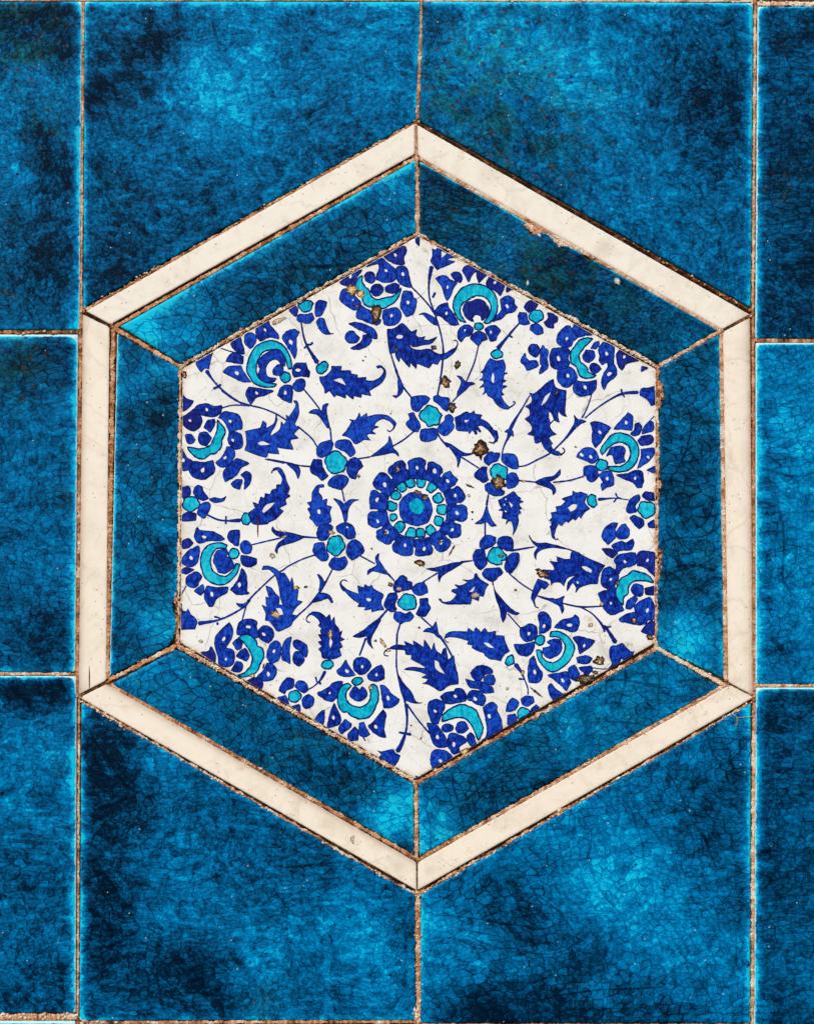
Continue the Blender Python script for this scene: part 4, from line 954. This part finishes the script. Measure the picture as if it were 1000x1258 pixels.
tile_obj([(520.2, 2), (924.6, 4), (921.5, 377), (515.3, 147.5)], 'speck', [(.9, 3), (.8, 4), (.1, 2), (.15, 3)], 'turquoise tile with rusty specks, above the upper right white strip', base=0.51, bow=bow,
         blobs=[(700, 85, 50, .26), (650, 50, 40, .12), (590, 60, 50, .18), (760, 130, 50, .12), (580, 30, 30, .12), (860, 100, 60, -.16), (885, 150, 60, -.22), (640, 170, 50, -.1), (540, 30, 25, -.15), (790, 250, 60, .06), (760, 55, 50, .08)],
         rusts=[(560, 110, 60, .85), (650, 180, 65, .75), (630, 50, 60, .5), (590, 130, 50, .4), (720, 120, 60, .3), (790, 200, 40, .15)])
tile_obj([(101, 863), (509.5, 1099.5), (510.5, 1253), (98.5, 1254)], 'waves', [(.25, 1.6), (.12, 2), (.45, 3.5), (.75, 5)], 'turquoise tile darkened down its left side, below the lower left white strip', base=0.49, bow=bow,
         blobs=[(130, 920, 50, -.38), (145, 1000, 55, -.34), (130, 1100, 45, -.28), (200, 1190, 60, -.28), (190, 940, 38, .24), (230, 1130, 60, .16), (190, 1050, 40, .12), (430, 1130, 55, .22), (320, 1170, 42, .20), (460, 1160, 40, .15), (492, 1140, 26, -.26), (270, 1185, 50, -.16), (380, 1050, 70, -.08), (255, 1000, 60, .04), (115, 1180, 40, -.15), (460, 1230, 40, .1)],
         rusts=[(330, 1235, 30, .5), (130, 920, 25, .2)])
tile_obj([(517.5, 1099), (921.5, 864), (921, 1257), (517, 1257)], 'clear', [(.25, 2), (.75, 4), (.1, 2), (.5, 4)], 'bright turquoise tile with long crackle lines, below the lower right white strip', base=0.55, bow=bow,
         blobs=[(720, 1080, 50, .20), (790, 1080, 65, .16), (590, 1170, 40, .16), (532, 1130, 26, .22), (830, 1170, 70, .14), (630, 1120, 50, -.28), (860, 1010, 50, -.22), (590, 1252, 45, -.5), (680, 1254, 60, -.4), (800, 1255, 60, -.3), (720, 1172, 28, -.24), (905, 1120, 30, -.18), (860, 910, 40, -.08), (905, 950, 30, -.15), (700, 1010, 40, .08), (730, 1200, 24, .1)])
tile_obj([(-310, 3), (101, 2), (98, 405), (-310, 404)], 'speck', [(.5, 4), (1.0, 5.5), (.25, 4), (0, 1)], 'turquoise tile with a rusty dark top edge, uppermost at the left', base=0.48, bow=bow, grid=8,
         blobs=[(20, 110, 50, .18), (20, 212, 30, .22), (60, 200, 28, -.3), (70, 320, 45, -.28), (80, 230, 30, -.22), (25, 18, 60, -.32), (80, 65, 24, -.25), (75, 20, 30, -.2), (40, 130, 12, -.3), (45, 165, 16, -.28), (25, 300, 40, -.05)],
         rusts=[(30, 20, 55, 1.0), (30, 60, 40, .7), (60, 160, 35, .7), (10, 350, 30, .5), (10, 280, 20, .4)])
tile_obj([(-312, 411), (96.3, 411.3), (92.8, 825.5), (-312, 825)], 'deep', [(1.35, 4), (1.05, 5), (.4, 4), (0, 1)], 'long turquoise tile beside the left white strip', base=0.47, bow=bow, grid=8,
         blobs=[(70, 440, 40, -.2), (20, 480, 30, -.06), (70, 490, 25, .1), (30, 600, 40, .08), (40, 690, 40, .09), (60, 780, 40, -.2), (78, 610, 14, -.2), (15, 440, 30, -.1), (30, 540, 30, .08)], rusts=[(25, 440, 35, .8), (10, 470, 30, .6), (78, 610, 12, .8)])
tile_obj([(-314, 831), (94.3, 831), (93.2, 1244.5), (-314, 1246)], 'waves', [(1.0, 4), (1.0, 5.5), (.2, 4), (0, 1)], 'turquoise tile with a dark band under its top edge, lower left', base=0.51, bow=bow, grid=8,
         blobs=[(20, 848, 34, -.36), (65, 848, 34, -.38), (40, 925, 50, .16), (20, 1010, 40, .08), (30, 1090, 40, -.1), (80, 1200, 22, -.2), (20, 1180, 50, .05), (80, 1110, 30, -.1), (40, 1238, 60, -.2)], rusts=[(78, 940, 20, .3)])
tile_obj([(-314, 1254.5), (92.8, 1255), (92, 1420), (-314, 1420)], 'soft', [(1.3, 5), (1, 5), (0, 1), (0, 1)], 'sliver of a turquoise tile under the wide mortar line, bottom left corner', base=0.54, bow=bow, grid=12)
tile_obj([(930.6, 8.5), (1340, 9), (1338, 415.5), (927.8, 415.5)], 'deep', [(.8, 2), (0, 1), (.2, 3), (1.05, 4.5)], 'very dark turquoise tile, uppermost at the right', base=0.36, bow=bow, grid=8,
         blobs=[(960, 200, 50, -.1), (985, 320, 40, -.14), (970, 60, 40, .06), (960, 60, 16, -.2), (985, 45, 12, -.25), (950, 290, 30, .08), (945, 400, 30, -.12), (995, 130, 30, .06)], rusts=[(950, 240, 25, .5), (970, 210, 20, .3)])
tile_obj([(928.3, 421.5), (1338, 421.5), (1337, 840), (928, 840)], 'clear', [(1.45, 2.6), (0, 1), (.2, 3), (1.1, 4)], 'light turquoise tile with wavy crackle beside the right white strip', base=0.64, bow=bow, grid=8,
         blobs=[(975, 560, 60, .08), (943, 500, 10, -.14), (943, 530, 10, -.2), (943, 560, 10, -.22), (943, 590, 10, -.2), (943, 620, 10, -.22), (943, 650, 10, -.22), (943, 680, 10, -.24), (943, 710, 10, -.2), (945, 740, 12, -.18), (960, 800, 30, -.16), (945, 445, 16, -.12), (990, 700, 40, .03)])
tile_obj([(928.5, 845.2), (1338, 845), (1336, 1420), (925.5, 1420)], 'deep', [(1.4, 2.4), (0, 1), (0, 3), (1.0, 4.5)], 'dark navy turquoise tile at the lower right', base=0.38, bow=bow, grid=8,
         blobs=[(943, 1040, 16, -.12), (943, 1080, 16, -.12), (945, 880, 20, -.12), (990, 1020, 40, .10), (990, 1200, 40, .12), (970, 950, 30, -.03), (985, 1130, 30, .08), (943, 980, 14, -.1), (943, 1180, 14, -.1), (990, 905, 25, .08)])

# ------------------------------------------------------------------ turquoise strips round the painted tile
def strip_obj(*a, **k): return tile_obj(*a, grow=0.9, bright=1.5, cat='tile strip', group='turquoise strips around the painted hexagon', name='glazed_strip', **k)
strip_obj([(510, 198), (510, 284.3), (223, 445.5), (149.5, 401)], 'strip', [(.35, 3), (.12, 2), (.2, 2), (.75, 4.5)], 'turquoise strip along the upper left side of the painted hexagon', base=0.50, bow=.6, jag=.6,
          blobs=[(190, 400, 45, .18), (170, 405, 40, .1), (350, 350, 40, -.14), (400, 330, 40, -.14), (490, 225, 28, .14), (270, 370, 40, .0), (300, 400, 30, -.1), (450, 290, 30, -.08)], rusts=[(380, 350, 30, .3)])
s_ur = strip_obj([(516.5, 199.5), (880.5, 405), (810.5, 446.3), (516.3, 286.8)], 'strip_dark', [(1.2, 1.6), (.15, 2), (.1, 2), (.1, 2)], 'dark greenish turquoise strip with chipped edge, upper right of the painted hexagon', base=0.38, bow=.6, jag=.6,
          blobs=[(550, 230, 30, -.1), (840, 425, 40, .08), (640, 280, 40, .06), (690, 330, 50, -.08), (760, 370, 60, -.02), (620, 310, 40, .04)], rusts=[(560, 240, 40, .5), (700, 320, 70, .6), (640, 330, 40, .3)],
          chips=[(655, 280, 13, 11), (686, 298, 13, 7), (720, 316, 12, 3.5), (742, 330, 9, 2.5)])
strip_obj([(811, 451.3), (882.8, 411.5), (888.3, 833), (807.2, 793)], 'strip', [(.15, 2), (.65, 3), (.2, 3), (.12, 2)], 'turquoise strip along the right side of the painted hexagon, bright at its foot', base=0.45, bow=.6, jag=.6,
          blobs=[(850, 795, 36, .24), (830, 780, 30, .14), (835, 720, 30, -.12), (830, 600, 40, -.06), (860, 480, 40, .04), (870, 620, 30, -.08), (850, 660, 30, .04)],
          chips=[(809, 482, 16, 6), (808, 595, 14, 4), (808, 688, 14, 5)])
strip_obj([(514.8, 963.5), (805.5, 798.8), (882, 844.2), (516.5, 1051)], 'strip', [(.2, 2), (.2, 3), (.1, 2), (.5, 4)], 'turquoise strip along the lower right side of the painted hexagon', base=0.51, bow=.6, jag=.6,
          blobs=[(535, 1020, 30, .24), (600, 985, 45, -.18), (700, 880, 40, .1), (560, 950, 30, .05), (800, 830, 40, .03), (650, 930, 30, -.04), (760, 860, 40, .05)])
strip_obj([(138.8, 840.5), (217.5, 799), (507.2, 964.5), (507.7, 1048)], 'strip', [(.25, 3), (.15, 2), (.6, 4), (.1, 3)], 'turquoise strip along the lower left side of the painted hexagon', base=0.48, bow=.6, jag=.6,
          blobs=[(190, 835, 40, .12), (490, 990, 30, .30), (470, 1015, 25, .16), (290, 850, 40, -.08), (420, 960, 60, -.12), (340, 920, 30, -.04), (500, 1045, 12, -.4), (240, 850, 30, .06)], rusts=[(350, 900, 40, .25)])
strip_obj([(145.3, 411.5), (219.3, 452.5), (216.5, 788.5), (135.8, 829.5)], 'strip', [(.15, 2), (.25, 3), (.15, 3), (1.15, 2.2)], 'turquoise strip along the left side of the painted hexagon, dark patches beside the flowers', base=0.49, bow=.6, jag=.6,
          blobs=[(200, 765, 28, .22), (160, 480, 30, .08), (175, 640, 30, .04), (197, 688, 12, -.3), (197, 672, 10, -.2), (195, 520, 14, -.26), (200, 500, 24, -.16), (196, 545, 10, -.18), (197, 585, 10, -.2), (170, 660, 12, -.12), (150, 640, 10, -.1), (190, 610, 10, -.1), (158, 505, 16, -.15), (150, 790, 20, -.14), (200, 460, 16, .14), (197, 735, 14, -.12)],
          chips=[(217, 745, 14, 5), (215, 786, 14, 5)])

# ------------------------------------------------------------------ white marble strips of the frame
mb1 = marble_material('marble', off=(0, 0)); mb2 = marble_material('marble_warm', (1.02, 0.985, 0.95), (370, 90))
def frame_strip(poly, mat, rims, label, **kw):
    o = plate('border_strip', poly, mat, rims, bevel=1.3, drop=0.9, grid=7, jag=0.42, jagscale=0.14, grow=0.7, **kw)
    return props(o, label, 'border strip', 'white marble strips framing the hexagon', 'thing')
frame_strip([(509.2, 153), (509.2, 189), (136.3, 398), (107.6, 382.3)], mb1, [(.5, .9), (.5, 1), (.3, 1), (.3, 1.2)], 'white marble strip on the upper left side of the frame', top=0.4)
frame_strip([(512.8, 154.2), (919.3, 386.4), (886.3, 404.4), (513.8, 191.8)], mb1, [(.12, 1.4), (.3, 1), (.7, 1.4), (.6, 1.2)], 'white marble strip with faint brown bands, upper right side of the frame', top=-0.6,
            rusts=[(740, 305, 9, .5), (745, 300, 6, .3), (600, 215, 14, .3), (830, 345, 10, .25), (915, 384, 10, .6)])
frame_strip([(888.2, 408.3), (920.6, 391), (924.4, 853.5), (895, 838)], mb2, [(.4, 1), (.7, 4.0), (.3, 1), (.3, 1.4)], 'white marble strip on the right side of the frame, browned along its outer edge', top=-0.2,
            rusts=[(920, 560, 12, .25), (918, 430, 12, .4)])
frame_strip([(513.8, 1092.8), (513.8, 1060.2), (896, 842.2), (924.3, 857)], mb2, [(.4, 1), (.3, 1.4), (.4, 1), (.5, 1.3)], 'white marble strip on the lower right side of the frame', top=0.3, rusts=[(528, 1069, 6, .5), (660, 1000, 12, .2), (790, 905, 12, .2)])
s_ll = frame_strip([(99.8, 857.2), (131.4, 841), (511, 1059.8), (511, 1092.6)], mb2, [(.3, 1), (.6, 3.4), (.4, 1), (.2, 1.2)], 'white marble strip with a grey stain, lower left side of the frame', top=0.3, rusts=[(490, 1065, 8, .55), (398, 1010, 6, .2)])
s_l = frame_strip([(102.7, 387), (134.4, 402.6), (130.4, 835.8), (97.8, 852.5)], mb2, [(.4, 1), (.3, 1.4), (.3, 1), (.6, 3.2)], 'white marble strip on the left side of the frame, thin dark scratch at its foot', top=0.2, rusts=[(112, 650, 14, .2), (104, 845, 8, .5)])
for o in (s_ll, s_l, s_ur): PW[o.name] = o.location.copy()
chip(110.3, 832, 0.75, 15, 0, 'red', s_l, 'scratch', h=0.75, spread=0.1)
chip(433, 1031, 3.0, 7.5, 0.15, 'stain', s_ll, 'stain', h=0.45)
chip(758, 346, 3.4, 4.4, -0.4, 'pale', s_ur, 'pale_crumb', h=1.6)
chip(648, 348, 1.7, 3.2, 0, 'pale', s_ur, 'pale_crumb', h=0.6)

# ------------------------------------------------------------------ mortar: bed sheet, joint beads, crumbs
GV, GF, GC = [], [], []
def bead(a, b, w, tone=0.5, off=0.0, h=-0.9, jag=0.35, rag=0.5, step=1.1, tv=0.26, edge=-2.2):
    jag *= 1.35; h += 0.25; rag *= 1.3; tone += 0.12 if tone > .38 else 0; h = max(h, -1.8); edge = max(edge, h-1.2)
    a = Vector(a); b = Vector(b); L = (b-a).length; t = (b-a).normalized(); nr = Vector((-t.y, t.x)); n = max(2, int(L/step))
    base = len(GV); m = 6; sd = random.uniform(0, 50)
    for i in range(n+1):
        p = a+t*(L*i/n)+nr*off
        wl = w*0.5*(1+jag*(1.4*mn.noise(Vector((i*0.13, sd, 0)))+1.0*mn.noise(Vector((i*0.5, sd, 3)))))
        wr = w*0.5*(1+jag*(1.4*mn.noise(Vector((i*0.13, sd, 9)))+1.0*mn.noise(Vector((i*0.5, sd, 13)))))
        tn = tone+tv*(mn.noise(Vector((i*0.06, sd, 21)))*1.5+mn.noise(Vector((i*0.35, sd, 24))))
        for j in range(m):
            u = j/(m-1)*2-1
            q = p+nr*(u*(wr if u > 0 else wl))
            hh = edge+(h-edge)*math.sqrt(max(0, 1-abs(u)**4))+rag*random.uniform(-0.5, 0.5)*(1-0.5*abs(u))
            GV.append(W(q.x, q.y, hh)); GC.append((tn+random.uniform(-.05, .05)-0.04*abs(u), 0, 0))
    for i in range(n):
        for j in range(m-1):
            k = base+i*m+j
            GF.append([k, k+1, k+m+1, k+m])
def crumbs(a, b, num, spread, size, tone, off=0.0, h=0.2):
    a = Vector(a); b = Vector(b); t = (b-a).normalized(); nr = Vector((-t.y, t.x)); L = (b-a).length
    for _ in range(max(3, int(num*0.62))):
        s = random.random()
        s = s if random.random() < .5 else (round(s*9)/9+random.gauss(0, .012))
        p = a+t*(L*min(1, max(0, s)))+nr*(off+random.gauss(0, spread)); r = size*random.uniform(0.45, 1.25)
        base = len(GV); k = 7; tn = tone+random.uniform(-.25, .2)
        el = random.uniform(0.9, 1.9)
        GV.append(W(p.x, p.y, h+r*0.55)); GC.append((tn+.1, 0, 0))
        for hh, sc in ((h+r*0.3, 0.7), (h-0.9, 1.0)):
            for i in range(k):
                an = i/k*2*math.pi; rr = r*sc*random.uniform(0.65, 1.2)
                q = p+t*(rr*el*math.cos(an))+nr*(rr*math.sin(an))
                GV.append(W(q.x, q.y, hh+random.uniform(-.2, .2))); GC.append((tn+random.uniform(-.12, .1), 0, 0))
        for i in range(k):
            j = (i+1) % k
            GF.append([base, base+1+j, base+1+i]); GF.append([base+1+i, base+1+j, base+1+k+j, base+1+k+i])
# straight joints between the square tiles
bead((102.9, -2), (100.3, 383), 2.9, .50); crumbs((102.9, 0), (100.3, 383), 26, .7, .8, .75)
bead((99.8, 383), (95.4, 856), 4.4, .40, h=-0.9); crumbs((99.8, 383), (95.4, 856), 34, .8, .8, .62)
bead((97.6, 858), (95.9, 1262), 3.0, .53); crumbs((97.4, 858), (95.9, 1262), 30, .7, .8, .72)
bead((-310, 407.5), (99, 408), 5.2, .34, h=-1.3); crumbs((20, 408.5), (99, 408), 34, 1.1, 1.6, .66); crumbs((-300, 408), (20, 408), 20, 1, 1.2, .6)
bead((-310, 828), (95, 828.3), 4.0, .50); crumbs((-100, 828), (95, 828), 16, .8, .9, .75)
bead((-310, 1250.3), (96, 1249.8), 8.0, .62, jag=.25, rag=1.2); crumbs((-100, 1250), (96, 1249), 70, 2.2, 1.8, .80)
bead((96, 1256.8), (518, 1255.9), 4.4, .42, h=-1.0); crumbs((96, 1256), (150, 1256), 20, 1.4, 1.6, .75)
bead((517, 1259.5), (923, 1259.5), 4.4, .3)
bead((518.2, -2), (513, 150), 4.8, .48, rag=.9); crumbs((518.2, 0), (513, 150), 50, 1.0, 1.0, .76)
bead((927.6, -2), (924.6, 388), 3.6, .55); crumbs((927.6, 0), (924.6, 388), 20, .8, .8, .72)
bead((924.9, 388), (926.3, 856), 3.8, .42, h=-0.9); crumbs((924.5, 388), (926.3, 856), 60, .8, .9, .62)
bead((926, 856), (923.3, 1420), 4.4, .58); crumbs((926, 856), (923.3, 1258), 26, .8, .8, .78)
bead((926, 418.4), (1340, 418.6), 5.0, .40); bead((926, 842.6), (1340, 842.5), 4.4, .60); crumbs((926, 842.6), (1000, 842.5), 14, .8, .9, .8)
bead((513.4, 1096), (514.2, 1262), 6.4, .50, rag=1.0); crumbs((513.4, 1096), (514, 1258), 70, 1.7, 1.3, .74)
crumbs((511, 1240), (512, 1256), 24, 1.6, 1.7, .85)
bead((520, 0), (925, 1), 3, .7); bead((930, 4.5), (1340, 5), 6, .85); bead((-310, 0), (517, -.2), 2.4, .55)
crumbs((540, 1), (680, 1.5), 16, .8, 1.2, .9); crumbs((880, 2), (1000, 5), 26, 1.2, 1.4, .95)
# outer side of the white frame
bead((511, 149.6), (106, 380), 4.4, .40, off=-0.6, h=-0.8, jag=.45, rag=.9); crumbs((511, 149.3), (106, 379.8), 150, 1.2, 1.15, .68); crumbs((200, 324), (106, 379), 40, 1.6, 1.3, .68)
bead((513, 151), (921, 383), 3.0, .10, h=-3.2); crumbs((760, 289), (921, 381), 46, 1.1, 1.3, .58); crumbs((530, 158), (760, 289), 14, .8, .9, .5)
bead((98, 858), (511, 1097.5), 2.6, .55, off=1.5, h=-0.4, jag=.9, rag=.8); bead((98, 858), (511, 1096), 3, .06, off=-1.2, h=-3.5); crumbs((100, 861.5), (511, 1099.8), 120, .9, 1.25, .88); crumbs((120, 874), (160, 897), 26, 2.0, 1.9, .82)
bead((514, 1097), (925, 859.5), 2.2, .48, off=1.4, h=-0.6, jag=.9); bead((514, 1096), (925, 859), 3, .06, off=-1.0, h=-3.5); crumbs((516, 1099.2), (922, 862.5), 130, .9, 1.15, .84); crumbs((670, 1008), (690, 997), 20, 1.8, 1.6, .78)
# inner side of the white frame
bead((510, 193.6), (142, 400.4), 4.6, .47, off=-0.8, h=-0.5, jag=.4, rag=.9); crumbs((510, 194), (142, 400.5), 70, 1.0, 1.0, .60)
bead((515, 195.6), (884, 405.4), 4.6, .60, off=-0.3, h=-0.3, jag=.3, rag=.6); crumbs((515, 195), (884, 405), 40, .9, .9, .80)
bead((885.6, 409), (891.6, 836), 5.6, .56, h=-0.5, jag=.3, rag=.7); crumbs((885.6, 409), (891.8, 836), 60, 1.2, 1.0, .62)
bead((892, 841.5), (515, 1056.2), 5.0, .50, h=-0.3, jag=.4, rag=1.0); crumbs((892, 842), (515, 1055), 90, 1.5, 1.3, .62)
bead((134, 840.2), (510, 1054.5), 4.8, .42, off=-0.2, h=-0.5, jag=.4, rag=1.0); crumbs((300, 934), (510, 1053.5), 70, 1.2, 1.2, .74); crumbs((134, 839.5), (300, 934), 30, 1.1, 1.1, .5)
bead((139.6, 405), (132.8, 834), 5.6, .44, h=-0.3, jag=.35, rag=.9); crumbs((139.6, 405), (132.8, 834), 60, 1.3, 1.1, .50)
# between the turquoise strips
bead((512.8, 193), (513, 288), 5.2, .53, h=-0.2, rag=.8); crumbs((512.8, 193), (513, 288), 20, 1.2, 1.2, .72)
bead((138, 401.5), (222, 450.5), 5.2, .50, h=-0.2, rag=.8, jag=.4); crumbs((138, 402), (222, 450), 24, 1.2, 1.1, .55)
bead((886, 406), (809, 450), 4.8, .60, h=-0.2, rag=.7); crumbs((886, 406), (809, 450), 20, 1.2, 1.0, .7)
bead((134, 836), (219, 793), 5.6, .52, h=-0.2, rag=.8); crumbs((134, 836), (219, 793), 24, 1.4, 1.2, .62)
bead((891, 842.6), (804, 795), 5.4, .74, h=0.0, rag=.6); crumbs((891, 840), (804, 795), 26, 1.3, 1.1, .9)
bead((511.4, 960), (511.8, 1056), 5.2, .56, h=-0.1, rag=.8); crumbs((511.4, 960), (511.8, 1056), 20, 1.2, 1.0, .68)
# round the painted hexagon
bead((222, 450), (514, 286.6), 3.9, .78, h=0.3, jag=.8, rag=3); crumbs((222, 449), (514, 287), 60, .9, 1.1, .72); crumbs((276, 419), (300, 406), 26, 1.5, 1.8, .68); crumbs((483, 304), (500, 293), 16, 1.5, 2.0, .72)
bead((514, 287.4), (809, 451), 3.9, .84, h=0.3, jag=.65, rag=3); crumbs((514, 288), (809, 451), 40, .9, 1.0, .82)
bead((808, 450), (806, 796), 4.2, .56, h=0.2, jag=.8, rag=.8); crumbs((808, 452), (806, 796), 110, 1.3, 1.2, .58); crumbs((811, 470), (811, 496), 60, 2.2, 2.2, .50); crumbs((808, 578), (808, 610), 40, 1.6, 1.9, .50); crumbs((809, 676), (809, 702), 40, 2.0, 2.0, .42)
bead((806, 796.5), (513, 961), 4.2, .60, h=0.25, jag=.7, rag=3); crumbs((806, 796), (513, 960.5), 80, .9, 1.0, .58)
bead((219, 793.5), (511, 960.3), 4.6, .74, h=0.25, jag=.75, rag=3); crumbs((219, 793), (511, 960), 60, .9, 1.0, .66); crumbs((219, 792), (250, 812), 30, 1.8, 2.0, .6)
bead((222, 450), (219.5, 792), 3.8, .70, h=0.2, jag=.75, rag=.7); crumbs((222, 450), (219.5, 792), 70, 1.0, 1.0, .62); crumbs((218, 730), (217, 792), 70, 1.6, 1.9, .48)
# mitres of the white frame and knots of mortar where joints meet
bead((511, 152), (511.5, 194), 3.4, .52, h=-0.2); bead((105, 384.3), (137, 401.5), 2.6, .24, h=-1.2); bead((920.5, 388.8), (886, 407.5), 3.0, .26, h=-1.0)
bead((926, 856), (894, 839.5), 2.2, .12, h=-1.4); bead((512.4, 1096), (512.3, 1057), 2.6, .18, h=-1.0); bead((98, 855.5), (132, 838.5), 2.8, .24, h=-1.0)
for (x, y, tn, k) in ((513, 194, .62, 18), (138, 401, .45, 14), (102, 384, .35, 10), (222, 451, .6, 12), (808, 451, .6, 14), (887, 407, .5, 10), (893, 839, .55, 16), (805, 796, .8, 12), (511, 961, .5, 14),
                   (512, 1056, .45, 16), (513, 1097, .65, 26), (219, 793, .5, 18), (133, 838, .5, 12), (100, 856, .6, 20), (923, 386, .55, 12), (925, 857, .4, 10), (514, 289, .75, 16), (505, 1052, .45, 12)):
    crumbs((x-2, y), (x+2, y), k, 1.6, 1.5, tn)
# the chipped bare clay of the dark strip
bead((640, 269), (673, 288), 9, .66, off=3.2, h=-.9, rag=1.2); bead((674, 288.5), (704, 305.5), 6, .66, off=1.8, h=-.8, rag=1.0)
crumbs((645, 273), (668, 286), 18, 2.4, 2.0, .70, off=2.5, h=-.8); crumbs((675, 292), (700, 305), 12, 1.6, 1.6, .66, off=1.5, h=-.8)
grout = make_obj('mortar_joints', GV, GF, [M['mortar']], smooth=False, attr=GC, origin=W(512, 624, 0))
props(grout, kind='structure')
bed_v = [W(-330, -20, -6), W(1360, -20, -6), W(1360, 1440, -6), W(-330, 1440, -6)]
nx, ny = 24, 20
bv, bf = [], []
for j in range(ny+1):
    for i in range(nx+1):
        bv.append(W(-420+1860*i/nx, -420+2060*j/ny, -4.2+random.uniform(-.3, .3)))
for j in range(ny):
    for i in range(nx):
        k = j*(nx+1)+i
        bf.append([k, k+nx+1, k+nx+2, k+1])
bed = make_obj('wall', bv, bf, [M['mortar']], attr=[(0.2, 0, 0)]*len(bv), origin=W(512, 624, -6))
props(bed, kind='structure')

# a scrap of cobweb caught under the right end of the lower right strip
def tube(name, pts, r, mat, label=None, cat=None):
    vs, fs = [], []; k = 6
    for i, (x, y, h) in enumerate(pts):
        a = Vector(pts[max(0, i-1)]); b = Vector(pts[min(len(pts)-1, i+1)]); t = (b-a).normalized()
        u = Vector((-t.y, t.x, 0)).normalized() if abs(t.z) < .95 else Vector((1, 0, 0)); v = t.cross(u)
        for q in range(k):
            an = q/k*2*math.pi; c = Vector((x, y, h))+(u*math.cos(an)+v*math.sin(an))*r
            vs.append(W(c.x, c.y, c.z))
    for i in range(len(pts)-1):
        for q in range(k):
            fs.append([i*k+q, i*k+(q+1) % k, (i+1)*k+(q+1) % k, (i+1)*k+q])
    o = make_obj(name, vs, fs, [mat], smooth=True)
    return props(o, label, cat)
web = tube('cobweb', [(897, 876, .5), (901, 878, 1), (904.5, 881, 1.2), (909, 881.5, .9), (916, 881, .8), (925, 880.3, .3)], 0.55, M['pale'], 'pale cobweb thread with a dirt clump under the right corner of the frame', 'cobweb')
PW[web.name] = web.location.copy()
w2 = tube('clump', [(904.5, 881, 1.2), (905.5, 885, 1.4), (904.8, 889, 1.0), (903.5, 892, .6)], 1.1, M['stain']); attach(w2, web)

# ------------------------------------------------------------------ camera, sky, light
D = 1.30
cam = bpy.data.cameras.new('camera'); cam.sensor_fit = 'VERTICAL'; cam.sensor_height = 36.0
cam.lens = 36.0*D/(1258*S); cam.clip_start = 0.01; cam.clip_end = 100
co = bpy.data.objects.new('camera', cam); COL.objects.link(co)
co.location = (0, -D, 0); co.rotation_euler = (math.radians(90), 0, 0)
scene.camera = co
world = bpy.data.worlds.new('World'); scene.world = world; world.use_nodes = True
nt = world.node_tree; bg = nt.nodes['Background']
sky = nt.nodes.new('ShaderNodeTexSky'); sky.sky_type = 'NISHITA'; sky.sun_disc = False
EL, AZ = 38.0, 22.0             # sun height, and how far it stands to the left of straight in front of the wall
sky.sun_elevation = math.radians(EL); sky.sun_rotation = math.radians(180+AZ)
sky.air_density = 1.0; sky.dust_density = 2.5
nt.links.new(sky.outputs[0], bg.inputs[0]); bg.inputs[1].default_value = 0.11
sl = bpy.data.lights.new('sun', 'SUN'); sl.energy = 2.35; sl.angle = math.radians(16); sl.color = (1.0, 0.965, 0.905)
so = bpy.data.objects.new('sun', sl); COL.objects.link(so)
d = Vector((-math.sin(math.radians(AZ))*math.cos(math.radians(EL)), -math.cos(math.radians(AZ))*math.cos(math.radians(EL)), math.sin(math.radians(EL))))
so.rotation_euler = d.to_track_quat('Z', 'Y').to_euler(); so.location = d*3
scene.view_settings.view_transform = 'Standard'; scene.view_settings.look = 'None'; scene.view_settings.exposure = 0
scene.render.film_transparent = False
